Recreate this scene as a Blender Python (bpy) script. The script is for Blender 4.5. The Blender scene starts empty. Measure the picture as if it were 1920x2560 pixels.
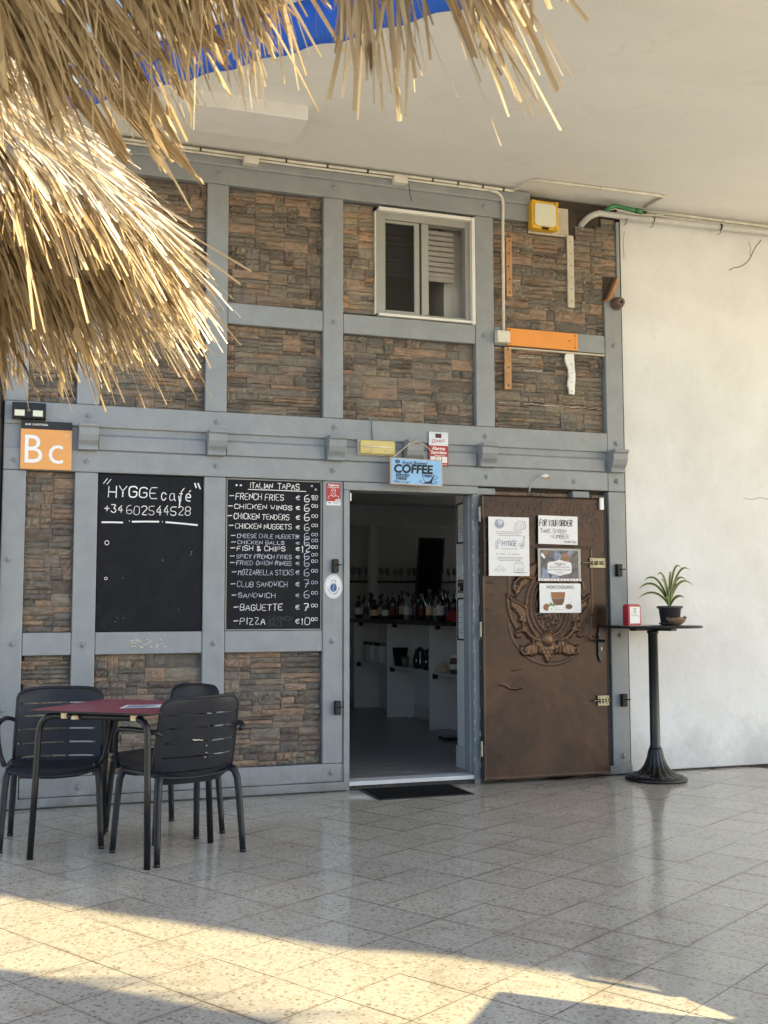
import bpy, bmesh, math, random
import numpy as np
from mathutils import Vector, Matrix
rnd = random.Random(7)
SC = bpy.context.scene
COL = SC.collection
PI = math.pi
# ---------------------------------------------------------------- camera
yaw, pitch, roll = math.radians(18.79), math.radians(4.971), math.radians(-0.12)
cd = bpy.data.cameras.new('camera'); cam = bpy.data.objects.new('camera', cd); COL.objects.link(cam)
Fv = Vector((math.sin(yaw)*math.cos(pitch), math.cos(yaw)*math.cos(pitch), math.sin(pitch)))
Rv = Vector((math.cos(yaw), -math.sin(yaw), 0)); Uv = Rv.cross(Fv)
R2 = Rv*math.cos(roll)+Uv*math.sin(roll); U2 = -Rv*math.sin(roll)+Uv*math.cos(roll)
M = Matrix((R2, U2, -Fv)).transposed().to_4x4(); M.translation = Vector((0, -7.298, 1.25))
cam.matrix_world = M
cd.sensor_fit = 'VERTICAL'; cd.sensor_height = 24; cd.lens = 24*2738.3/2560
cd.clip_start = 0.05; cd.clip_end = 400
cd.dof.use_dof = True; cd.dof.focus_distance = 7.4; cd.dof.aperture_fstop = 10
SC.camera = cam
# ---------------------------------------------------------------- world, sun
SUN_EL = math.radians(30.0)
L = Vector((-0.8*math.cos(SUN_EL), 0.6*math.cos(SUN_EL), -math.sin(SUN_EL)))   # direction the light travels
W = bpy.data.worlds.new('World'); SC.world = W; W.use_nodes = True
nt = W.node_tree; nt.nodes.clear()
sky = nt.nodes.new('ShaderNodeTexSky'); sky.sky_type = 'NISHITA'; sky.sun_disc = False
sky.sun_elevation = SUN_EL; sky.sun_rotation = math.atan2(0.8, -0.6)
sky.air_density = 1.0; sky.dust_density = 0.8; sky.ozone_density = 1.0
bg = nt.nodes.new('ShaderNodeBackground'); bg.inputs[1].default_value = 0.125
wo = nt.nodes.new('ShaderNodeOutputWorld'); nt.links.new(sky.outputs[0], bg.inputs[0]); nt.links.new(bg.outputs[0], wo.inputs[0])
sd = bpy.data.lights.new('sun', 'SUN'); sd.energy = 5.0; sd.angle = math.radians(0.6); sd.color = (1.0, 0.83, 0.46)
sun = bpy.data.objects.new('sun', sd); COL.objects.link(sun); sun.location = (12, -14, 9)
sun.rotation_euler = L.to_track_quat('-Z', 'Y').to_euler()
SC.view_settings.view_transform = 'Standard'; SC.view_settings.look = 'None'
SC.view_settings.exposure = 1.5; SC.view_settings.gamma = 1.0; SC.view_settings.use_curve_mapping = False
SC.render.engine = 'CYCLES'
SC.cycles.max_bounces = 10; SC.cycles.diffuse_bounces = 6; SC.cycles.transparent_max_bounces = 12

# ---------------------------------------------------------------- materials
def srgb(r, g, b):
    f = lambda c: c/12.92 if c <= 0.04045 else ((c+0.055)/1.055)**2.4
    return (f(r/255), f(g/255), f(b/255), 1)
class NT:
    def __init__(s, name):
        s.m = bpy.data.materials.new(name); s.m.use_nodes = True; s.t = s.m.node_tree
        s.b = s.t.nodes['Principled BSDF']; s.out = s.t.nodes['Material Output']
    def n(s, typ, **kw):
        x = s.t.nodes.new('ShaderNode'+typ)
        for k, v in kw.items():
            if k in x.inputs.keys() if hasattr(x.inputs, 'keys') else False: x.inputs[k].default_value = v
            else: setattr(x, k, v)
        return x
    def l(s, a, b): s.t.links.new(a, b)
    def mix(s, fac, a, b, mode='MIX'):
        x = s.t.nodes.new('ShaderNodeMix'); x.data_type = 'RGBA'; x.blend_type = mode
        for i, v in ((0, fac), (6, a), (7, b)):
            if hasattr(v, 'is_linked') or hasattr(v, 'links'): s.l(v, x.inputs[i])
            else: x.inputs[i].default_value = v
        return x.outputs[2]
    def math(s, op, a, b=0.5):
        x = s.t.nodes.new('ShaderNodeMath'); x.operation = op
        for i, v in ((0, a), (1, b)):
            if hasattr(v, 'links'): s.l(v, x.inputs[i])
            else: x.inputs[i].default_value = v
        return x.outputs[0]
    def pos(s, scale=(1, 1, 1), obj=False):
        g = s.n('TexCoord').outputs['Object'] if obj else s.n('NewGeometry').outputs['Position']
        mp = s.n('Mapping'); mp.inputs['Scale'].default_value = scale; s.l(g, mp.inputs['Vector']); return mp.outputs[0]
    def noise(s, scale, detail=4, rough=.55, vec=None, dist=0):
        x = s.n('TexNoise'); x.inputs['Scale'].default_value = scale; x.inputs['Detail'].default_value = detail
        x.inputs['Roughness'].default_value = rough; x.inputs['Distortion'].default_value = dist
        s.l(vec if vec is not None else s.pos(), x.inputs['Vector']); return x.outputs['Fac']
    def ramp(s, fac, stops, interp='LINEAR'):
        x = s.n('ValToRGB'); r = x.color_ramp; r.interpolation = interp
        while len(r.elements) < len(stops): r.elements.new(0.5)
        for e, (p, c) in zip(r.elements, stops):
            e.position = p; e.color = c if len(c) == 4 else (*c, 1)
        s.l(fac, x.inputs[0]); return x.outputs[0]
    def bump(s, h, strength=.3, dist=.01, normal=None):
        x = s.n('Bump'); x.inputs['Strength'].default_value = strength; x.inputs['Distance'].default_value = dist
        s.l(h, x.inputs['Height'])
        if normal is not None: s.l(normal, x.inputs['Normal'])
        return x.outputs[0]
    def fin(s, col=None, rough=.5, metal=0, normal=None, spec=.5):
        if col is not None:
            if hasattr(col, 'links'): s.l(col, s.b.inputs['Base Color'])
            else: s.b.inputs['Base Color'].default_value = col
        if hasattr(rough, 'links'): s.l(rough, s.b.inputs['Roughness'])
        else: s.b.inputs['Roughness'].default_value = rough
        s.b.inputs['Metallic'].default_value = metal; s.b.inputs['Specular IOR Level'].default_value = spec
        if normal is not None: s.l(normal, s.b.inputs['Normal'])
        return s.m
def c4(c, k=1): return (c[0]*k, c[1]*k, c[2]*k, 1)
def simple(name, col, rough=.5, metal=0, var=.12, scale=9, bump=.15, bscale=60, spec=.5):
    k = NT(name); n1 = k.noise(scale, 5)
    col = c4(col)
    c = k.mix(k.ramp(n1, [(.3, (0, 0, 0)), (.7, (1, 1, 1))]), c4(col, 1-var), c4(col, 1+var))
    r = k.math('MULTIPLY_ADD', n1, .15); r.node.inputs[2].default_value = rough-.07
    return k.fin(c, r, metal, k.bump(k.noise(bscale, 3), bump, .003), spec)
MT = {}
# grey-blue timber paint
k = NT('grey_paint')
grain = k.noise(5, 5, .6, k.pos((1.5, 1, 1.5))); fine = k.noise(70, 3, .6, k.pos((1, 1, .25)))
base = k.mix(k.ramp(grain, [(.3, (0, 0, 0)), (.72, (1, 1, 1))]), (.235, .254, .272, 1), (.295, .315, .332, 1))
spots = k.n('TexVoronoi'); spots.inputs['Scale'].default_value = 9; k.l(k.pos(), spots.inputs['Vector'])
sp = k.ramp(spots.outputs['Distance'], [(.018, (1, 1, 1)), (.028, (0, 0, 0))])
gate = k.ramp(k.noise(3.1, 2), [(.55, (0, 0, 0)), (.6, (1, 1, 1))])
base = k.mix(k.math('MULTIPLY', sp, gate), base, (.05, .045, .04, 1))
wear = k.ramp(k.noise(14, 6, .7), [(.74, (0, 0, 0)), (.78, (1, 1, 1))])
base = k.mix(k.math('MULTIPLY', wear, .5), base, (.42, .40, .37, 1))
xyz = k.n('SeparateXYZ'); k.l(k.n('NewGeometry').outputs['Position'], xyz.inputs[0])
lowz = k.ramp(k.math('ADD', k.math('MULTIPLY', xyz.outputs[2], 1.6), k.math('MULTIPLY', k.noise(7, 6, .75), .9)), [(.42, (1, 1, 1)), (.72, (0, 0, 0))])
base = k.mix(k.math('MULTIPLY', lowz, .5), base, (.10, .085, .065, 1))
strk = k.ramp(k.noise(4, 6, .7, k.pos((9, 1, .5))), [(.55, (0, 0, 0)), (.75, (1, 1, 1))]); base = k.mix(k.math('MULTIPLY', strk, .22), base, (.13, .135, .13, 1))
MT['paint'] = k.fin(base, .42, 0, k.bump(fine, .25, .002, k.bump(k.noise(6, 2), .15, .01)))
# stone cladding
k = NT('slate_stone')
oi = k.n('ObjectInfo').outputs['Random']; gi = k.n('NewGeometry').outputs['Random Per Island']
rr = k.math('FRACT', k.math('ADD', oi, gi))
basec = k.ramp(rr, [(0, srgb(112, 108, 94)), (.16, srgb(124, 106, 80)), (.3, srgb(88, 90, 84)), (.44, srgb(128, 118, 94)), (.58, srgb(144, 108, 66)),
                    (.7, srgb(104, 104, 92)), (.82, srgb(84, 76, 62)), (.92, srgb(148, 116, 78)), (1, srgb(108, 100, 84))], 'CONSTANT')
pv = k.pos((6, 6, 30)); st = k.noise(1.6, 8, .7, pv, .6)
c2 = k.mix(k.ramp(st, [(.35, (0, 0, 0)), (.65, (1, 1, 1))]), (.55, .55, .58, 1), (1.35, 1.28, 1.2, 1))
cc = k.mix(1, basec, c2, 'MULTIPLY')
rust = k.ramp(k.noise(14, 6, .65), [(.52, (0, 0, 0)), (.66, (1, 1, 1))])
cc = k.mix(k.math('MULTIPLY', rust, .42), cc, srgb(146, 96, 50))
drk = k.ramp(k.noise(26, 8, .75, k.pos((1, 1, 2.4))), [(.36, (1, 1, 1)), (.46, (0, 0, 0))])
cc = k.mix(k.math('MULTIPLY', drk, .55), cc, (.035, .03, .027, 1))
cc = k.mix(.30, cc, srgb(112, 90, 76)); hs = k.n('HueSaturation'); hs.inputs['Saturation'].default_value = .68; hs.inputs['Value'].default_value = 1.28; k.l(cc, hs.inputs['Color']); cc = hs.outputs[0]
MT['stone'] = k.fin(cc, k.math('MULTIPLY_ADD', k.noise(30, 4), .3), 0,
                    k.bump(k.noise(2.2, 9, .72, k.pos((10, 10, 34)), .8), .9, .012, k.bump(k.noise(9, 5, .6, k.pos((2, 2, 3))), .5, .02)), .45)
MT['stone'].node_tree.nodes['Principled BSDF'].inputs['Roughness'].links[0].from_node.inputs[2].default_value = .32
MT['stone_pale'] = MT['stone'].copy(); MT['stone_pale'].name = 'pale_slate_stone'
for n_ in MT['stone_pale'].node_tree.nodes:
    if n_.type == 'HUE_SAT': n_.inputs['Value'].default_value = 1.9; n_.inputs['Saturation'].default_value = .8
MT['grout'] = simple('panel_grout', (.06, .045, .035), .9, var=.3)
# white plaster
def plaster(name, col, dirt, amt, bs=18):
    k = NT(name)
    a = k.ramp(k.noise(1.3, 5, .6), [(.35, (0, 0, 0)), (.7, (1, 1, 1))]); b = k.ramp(k.noise(7, 6, .7, k.pos((1, 1, .6))), [(.55, (0, 0, 0)), (.8, (1, 1, 1))])
    c = k.mix(k.math('MULTIPLY', a, amt), col, dirt); c = k.mix(k.math('MULTIPLY', b, amt*.8), c, dirt)
    sv = k.ramp(k.noise(22, 5, .6, k.pos((1, 1, .35))), [(.70, (0, 0, 0)), (.78, (1, 1, 1))])
    c = k.mix(k.math('MULTIPLY', sv, amt*.6), c, c4(dirt, .6))
    xyz = k.n('SeparateXYZ'); k.l(k.n('NewGeometry').outputs['Position'], xyz.inputs[0])
    lowz = k.ramp(k.math('ADD', k.math('MULTIPLY', xyz.outputs[2], .8), k.math('MULTIPLY', k.noise(3.5, 6, .7), .9)), [(.45, (1, 1, 1)), (.75, (0, 0, 0))])
    c = k.mix(k.math('MULTIPLY', lowz, .5), c, c4(dirt, .72))
    return k.fin(c, .62, 0, k.bump(k.noise(bs, 6, .6), .35, .008, k.bump(k.noise(2.2, 3), .5, .02)), .3)
MT['white_wall'] = plaster('white_plaster', (.77, .78, .80, 1), (.55, .54, .53, 1), .5)
k = NT('soffit_plaster')
a = k.ramp(k.noise(.8, 6, .6, k.pos((1, 2.2, 1)), .6), [(.35, (0, 0, 0)), (.7, (1, 1, 1))])
b = k.ramp(k.noise(3, 7, .7, None, 1.5), [(.56, (0, 0, 0)), (.8, (1, 1, 1))])
c = k.mix(k.math('MULTIPLY', a, .45), (.80, .80, .80, 1), (.69, .69, .69, 1)); c = k.mix(k.math('MULTIPLY', b, .45), c, (.57, .56, .55, 1))
MT['soffit'] = k.fin(c, .7, 0, k.bump(k.noise(10, 7, .65), .4, .01, k.bump(k.noise(1.1, 3), .7, .04)), .25)
MT['inner_wall'] = simple('inner_wall_paint', (.62, .60, .57), .7, var=.05)
MT['inner_white'] = simple('inner_white_board', (.74, .74, .74), .45, var=.04, bump=.05)
MT['inner_dark'] = simple('dark_laminate', (.02, .02, .022), .3, var=.2)
MT['pvc'] = simple('aged_pvc', (.66, .63, .55), .45, var=.12, scale=14)
MT['pvc_grey'] = simple('grey_pvc', (.50, .50, .49), .4, var=.08)
MT['black_plastic'] = simple('black_plastic', (.008, .008, .009), .4, var=.2, spec=.35)
MT['chalkboard'] = None
k = NT('chalkboard_slate')
sm = k.ramp(k.noise(5, 7, .75, k.pos((1.2, 1, 1)), 1.2), [(.45, (0, 0, 0)), (.85, (1, 1, 1))])
sk = k.ramp(k.noise(34, 6, .7, k.pos((2.2, 1, .7)), 2.2), [(.60, (0, 0, 0)), (.80, (1, 1, 1))])
g2 = k.ramp(k.noise(2.2, 3), [(.42, (0, 0, 0)), (.65, (1, 1, 1))])
c = k.mix(k.math('MULTIPLY', sm, .55), (.005, .006, .010, 1), (.022, .025, .032, 1))
c = k.mix(k.math('MULTIPLY', k.math('MULTIPLY', sk, g2), .55), c, (.22, .23, .25, 1))
MT['chalkboard'] = k.fin(c, .5, 0, None, .18)
MT['chalk'] = simple('chalk_marker', (.86, .86, .86), .7, var=.05)
MT['chalk_blue'] = simple('chalk_marker_thin', (.55, .60, .72), .7, var=.2, scale=30)
MT['chalk_ghost'] = simple('chalk_ghost', (.055, .062, .075), .6, var=.3, scale=20)
MT['charcoal'] = simple('charcoal_resin', (.011, .013, .020), .40, var=.15, bump=.12, bscale=240, spec=.35)
MT['tube_black'] = simple('coated_tube', (.008, .008, .010), .36, var=.12, spec=.4)
MT['burgundy'] = simple('burgundy_laminate', (.25, .035, .062), .36, var=.08, bump=.05)
MT['cream_plastic'] = simple('cream_plastic', (.66, .55, .36), .45)
MT['iron'] = simple('cast_iron', (.004, .004, .005), .32, var=.25, bump=.3, bscale=90)
MT['paper'] = simple('paper', (.80, .80, .82), .6, var=.03)
MT['ink'] = simple('ink', (.015, .015, .02), .6)
MT['ink_blue'] = simple('ink_blue', (.05, .10, .28), .6)
MT['orange_board'] = simple('orange_board', (.80, .30, .055), .45, var=.06, scale=4)
MT['sign_orange'] = simple('sign_orange', (.78, .36, .10), .4, var=.04)
MT['white_print'] = simple('white_print', (.84, .84, .84), .5, var=.02)
MT['red_print'] = simple('red_print', (.42, .025, .03), .45, var=.05)
MT['silver_print'] = simple('silver_print', (.50, .50, .52), .3, .4, var=.12)
MT['sky_blue'] = simple('sign_light_blue', (.28, .52, .82), .5, var=.08, scale=30)
MT['sign_edge'] = simple('raw_wood_edge', (.50, .38, .27), .6)
MT['raw_wood'] = simple('raw_wood', (.46, .25, .12), .65, var=.25, scale=20)
MT['pale_strip'] = simple('pale_wood_strip', (.55, .50, .40), .6, var=.15)
MT['steel'] = simple('dull_steel', (.26, .25, .22), .4, .8, var=.2, scale=30)
MT['brass'] = simple('dull_brass', (.30, .27, .18), .42, .7, var=.2)
MT['alu'] = simple('window_aluminium', (.33, .33, .31), .4, .2, var=.05)
MT['shutter'] = simple('shutter_slat', (.30, .28, .26), .5, var=.06)
MT['yellow_plastic'] = simple('yellow_plastic', (.72, .42, .02), .4)
MT['lens'] = simple('lamp_lens', (.72, .72, .58), .25, var=.03)
MT['em_cover'] = simple('yellowed_cover', (.62, .50, .17), .3, var=.08)
MT['em_tube'] = simple('lamp_tube', (.85, .78, .55), .3)
MT['green_hose'] = simple('green_hose', (.03, .20, .08), .35)
MT['blue_fabric'] = simple('blue_awning_fabric', (.004, .075, .38), .75, var=.06, bump=.3, bscale=300)
MT['navy_fabric'] = simple('navy_trim', (.01, .05, .30), .8)
MT['white_metal'] = simple('white_metal', (.78, .78, .78), .35)
MT['rubber'] = simple('rubber_mat', (.005, .005, .006), .9, bump=.8, bscale=220, spec=.15)
MT['pot'] = simple('pot_plastic', (.045, .047, .055), .45)
MT['leaf_green'] = simple('leaf_green', (.035, .075, .022), .42, var=.3, scale=25)
MT['leaf_cream'] = simple('leaf_cream', (.42, .42, .16), .45, var=.2)
MT['soil'] = simple('gravel_soil', (.30, .26, .22), .9, var=.5, scale=60, bump=1, bscale=90)
MT['shell'] = simple('coconut_shell', (.26, .17, .10), .6, var=.45, scale=30)
MT['red_plastic'] = simple('red_plastic', (.36, .012, .025), .35)
MT['glass_green'] = simple('bottle_green_glass', (.02, .06, .03), .08, spec=.8, bump=0)
MT['glass_brown'] = simple('bottle_brown_glass', (.05, .02, .008), .08, spec=.8, bump=0)
MT['glass_dark'] = simple('bottle_dark_glass', (.02, .02, .022), .06, spec=.9, bump=0)
MT['glass_clear'] = simple('clear_glass_grey', (.22, .24, .24), .06, spec=.9, bump=0)
MT['label_blue'] = simple('label_blue', (.02, .03, .08), .5); MT['label_red'] = simple('label_red', (.13, .015, .015), .5)
MT['lime_green'] = simple('lime_green', (.04, .30, .07), .5)
MT['choc'] = simple('coffee_brown', (.14, .07, .045), .5)
MT['hazel'] = simple('hazelnut', (.30, .13, .05), .5)
MT['leafprint'] = simple('print_green', (.16, .30, .07), .5)
MT['photo_dark'] = simple('photo_print_dark', (.10, .09, .10), .4, var=.7, scale=26)
MT['photo_blue'] = simple('photo_print_blue', (.20, .24, .34), .4, var=.5, scale=40)
MT['photo_brown'] = simple('photo_print_brown', (.26, .14, .09), .4, var=.5, scale=34)
MT['sleeve'] = simple('plastic_sleeve', (.34, .33, .34), .15, var=.15)
MT['insulator'] = simple('brown_ceramic', (.15, .09, .08), .35, var=.3)
MT['foam2'] = simple('clean_white_paint', (.76, .75, .72), .55, var=.05)
MT['foam'] = simple('white_filler', (.82, .82, .80), .7, bump=1, bscale=90)
MT['black_void'] = simple('cavity_black', (.006, .006, .006), .9)
MT['gap_dirt'] = simple('joint_dirt', (.05, .045, .04), .95, var=.3)
MT['chip_white'] = simple('exposed_plaster', (.62, .56, .48), .8, var=.2, scale=40)
MT['threshold'] = simple('white_threshold', (.62, .64, .66), .4, var=.06)
k = NT('glass_pane')
k.fin((.03, .032, .032, 1), .05, 0, None, .9)
tr = k.n('BsdfTransparent'); tr.inputs[0].default_value = (.62, .63, .63, 1); mxs = k.n('MixShader'); mxs.inputs[0].default_value = .2
k.l(tr.outputs[0], mxs.inputs[1]); k.l(k.b.outputs[0], mxs.inputs[2]); k.l(mxs.outputs[0], k.out.inputs['Surface']); MT['pane'] = k.m
# terrazzo
def terrazzo(name):
    k = NT(name)
    pw = k.noise(9, 3, .5); posn = k.n('NewGeometry').outputs['Position']
    wv = k.n('VectorMath'); wv.operation = 'ADD'; k.l(posn, wv.inputs[0])
    nv = k.n('TexNoise'); nv.inputs['Scale'].default_value = 22; k.l(posn, nv.inputs['Vector'])
    ms = k.n('VectorMath'); ms.operation = 'SCALE'; ms.inputs['Scale'].default_value = .022; k.l(nv.outputs['Color'], ms.inputs[0]); k.l(ms.outputs[0], wv.inputs[1])
    tint = k.n('ObjectInfo').outputs['Random']
    base = k.mix(k.noise(2.2, 5, .6), (.41, .375, .315, 1), (.55, .515, .445, 1))
    base = k.mix(k.ramp(k.noise(60, 4, .7), [(.4, (0, 0, 0)), (.65, (1, 1, 1))]), base, c4((.58, .55, .49)))
    for sc, thr, cols, amt in ((46, .36, [(0, (.18, .12, .075)), (.3, (.60, .57, .50)), (.5, (.27, .19, .12)), (.68, (.66, .63, .57)), (.86, (.34, .27, .19))], .6),
                               (23, .27, [(0, (.30, .22, .14)), (.4, (.62, .58, .52)), (.62, (.13, .09, .06)), (.66, (.42, .34, .26))], .55),
                               (70, .40, [(0, (.20, .14, .09)), (.45, (.66, .63, .58)), (.75, (.30, .22, .15))], .6)):
        v = k.n('TexVoronoi'); v.inputs['Scale'].default_value = sc; v.inputs['Randomness'].default_value = 1
        k.l(wv.outputs[0], v.inputs['Vector'])
        sep = k.n('SeparateColor'); k.l(v.outputs['Color'], sep.inputs[0])
        chip = k.ramp(v.outputs['Distance'], [(thr-.05, (1, 1, 1)), (thr, (0, 0, 0))])
        on = k.ramp(sep.outputs[1], [(.50, (0, 0, 0)), (.52, (1, 1, 1))])
        cr = k.ramp(sep.outputs[0], cols, 'CONSTANT')
        base = k.mix(k.math('MULTIPLY', k.math('MULTIPLY', chip, on), amt), base, cr)
    TAm = math.radians(-59.79)
    def edge(ax, ay, off):
        dp = k.n('VectorMath'); dp.operation = 'DOT_PRODUCT'; k.l(posn, dp.inputs[0]); dp.inputs[1].default_value = (ax, ay, 0)
        q = k.math('MULTIPLY_ADD', dp.outputs['Value'], 1/.30537); q.node.inputs[2].default_value = -off/.30537
        return k.math('ABSOLUTE', k.math('SUBTRACT', k.math('FRACT', q), .5))
    ca_, sa_ = math.cos(TAm), math.sin(TAm)
    eu = edge(ca_, sa_, 1.6259*ca_-2.3926*sa_); ev = edge(sa_, -ca_, 1.6259*sa_+2.3926*ca_)
    em = k.math('MAXIMUM', eu, ev)
    st = k.ramp(em, [(.435, (0, 0, 0)), (.5, (1, 1, 1))]); sg = k.ramp(k.noise(1.1, 6, .7, None, .8), [(.44, (.0, .0, .0)), (.66, (1, 1, 1))])
    base = k.mix(k.math('MULTIPLY', k.math('MULTIPLY', st, sg), .45), base, (.17, .11, .07, 1))
    l2 = k.ramp(em, [(.490, (0, 0, 0)), (.498, (1, 1, 1))]); base = k.mix(k.math('MULTIPLY', l2, k.math('MULTIPLY', sg, .4)), base, (.13, .09, .06, 1))
    br = k.ramp(k.noise(1.7, 7, .75, None, 1.5), [(.52, (0, 0, 0)), (.72, (1, 1, 1))])
    base = k.mix(k.math('MULTIPLY', br, .38), base, (.22, .16, .11, 1))
    base = k.mix(1, base, k.ramp(tint, [(0, (.89, .88, .86)), (.5, (.95, .94, .91)), (1, (1.0, .985, .95))]), 'MULTIPLY')
    rg = k.ramp(k.noise(3.5, 6, .7), [(.3, (.08, .08, .08)), (.8, (.24, .24, .24))])
    sepr = k.n('SeparateColor'); k.l(rg, sepr.inputs[0])
    return k.fin(base, sepr.outputs[0], 0, k.bump(k.noise(40, 4, .6), .035, .003, k.bump(k.noise(4, 3), .05, .01)), .55)
MT['terrazzo'] = terrazzo('terrazzo')
MT['floor_grout'] = simple('floor_grout', (.07, .05, .038), .9, var=.3)
k = NT('outdoor_paving'); MT['paving'] = k.fin(k.mix(k.noise(3, 6), (.45, .44, .43, 1), (.57, .56, .55, 1)), .8, 0, k.bump(k.noise(20, 4), .3, .01))
k = NT('wood_look_tile'); MT['inner_floor'] = k.fin(k.mix(k.noise(2, 7, .7, k.pos((1, 9, 1))), (.22, .205, .195, 1), (.36, .335, .32, 1)), .3, 0, None, .4)
# copper door
k = NT('hammered_copper')
a = k.noise(2.3, 7, .7, k.pos((1, 1, 1)), 1.2); b = k.noise(6, 9, .72, k.pos((1.2, 1, .9)), .2)
c = k.mix(k.ramp(a, [(.32, (0, 0, 0)), (.7, (1, 1, 1))]), (.013, .0065, .0045, 1), (.046, .021, .012, 1))
c = k.mix(k.ramp(b, [(.50, (0, 0, 0)), (.85, (.6, .6, .6))]), c, (.095, .046, .021, 1))
lf = k.noise(28, 6, .7, k.pos((1, 1, .35))); c = k.mix(k.math('MULTIPLY', k.ramp(lf, [(.58, (0, 0, 0)), (.75, (1, 1, 1))]), .5), c, (.022, .014, .010, 1))
at = k.n('Attribute'); at.attribute_name = 'relief'
pt = k.ramp(at.outputs['Fac'], [(.06, (0, 0, 0)), (.8, (1, 1, 1))])
c = k.mix(k.math('MULTIPLY', pt, .45), c, (.17, .088, .045, 1))
MT['copper'] = k.fin(c, k.math('MULTIPLY_ADD', b, .45), .55, k.bump(k.noise(26, 5, .6), .25, .003, k.bump(k.noise(5, 3), .12, .01)), .5)
MT['copper'].node_tree.nodes['Principled BSDF'].inputs['Coat Weight'].default_value = .06; MT['copper'].node_tree.nodes['Principled BSDF'].inputs['Coat Roughness'].default_value = .22
MT['copper'].node_tree.nodes['Principled BSDF'].inputs['Roughness'].links[0].from_node.inputs[2].default_value = .10
# thatch
def thatch(name, cols, trans=.35):
    k = NT(name)
    r0 = k.math('FRACT', k.math('ADD', k.n('ObjectInfo').outputs['Random'], k.n('NewGeometry').outputs['Random Per Island']))
    c = k.ramp(r0, [(i/(len(cols)-1), x) for i, x in enumerate(cols)])
    u = k.n('TexCoord').outputs['UV']; mp = k.n('Mapping'); mp.inputs['Scale'].default_value = (13, .7, 1); k.l(u, mp.inputs['Vector'])
    fz = k.noise(4, 6, .7, mp.outputs[0])
    c = k.mix(1, c, k.ramp(fz, [(.3, (.50, .44, .37)), (.7, (1.25, 1.22, 1.18))]), 'MULTIPLY')
    d = k.b; k.l(c, d.inputs['Base Color']); d.inputs['Roughness'].default_value = .5; d.inputs['Specular IOR Level'].default_value = .45
    k.l(k.bump(fz, .5, .002), d.inputs['Normal'])
    t = k.n('BsdfTranslucent'); k.l(k.mix(1, c, (1.0, .90, .72, 1), 'MULTIPLY'), t.inputs['Color'])
    mx = k.n('MixShader'); mx.inputs[0].default_value = trans
    k.l(d.outputs[0], mx.inputs[1]); k.l(t.outputs[0], mx.inputs[2]); k.l(mx.outputs[0], k.out.inputs['Surface'])
    return k.m
MT['thatch'] = thatch('palm_thatch', [(.44, .34, .21), (.56, .46, .31), (.34, .25, .14), (.62, .53, .38), (.27, .19, .10), (.50, .41, .27), (.66, .58, .44)], .14)
MT['blocker'] = simple('thatch_blocker', (.10, .07, .04), .9, var=.4, bump=.8)  # opaque dark layer added beneath the strands to block light
MT['thatch_grey'] = thatch('weathered_sunlit_thatch', [(.62, .60, .57), (.78, .77, .75), (.50, .47, .42), (.84, .83, .81), (.66, .63, .58), (.34, .30, .25)], .06)  # bleached strands; sunlit white is also put into the colour

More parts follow.
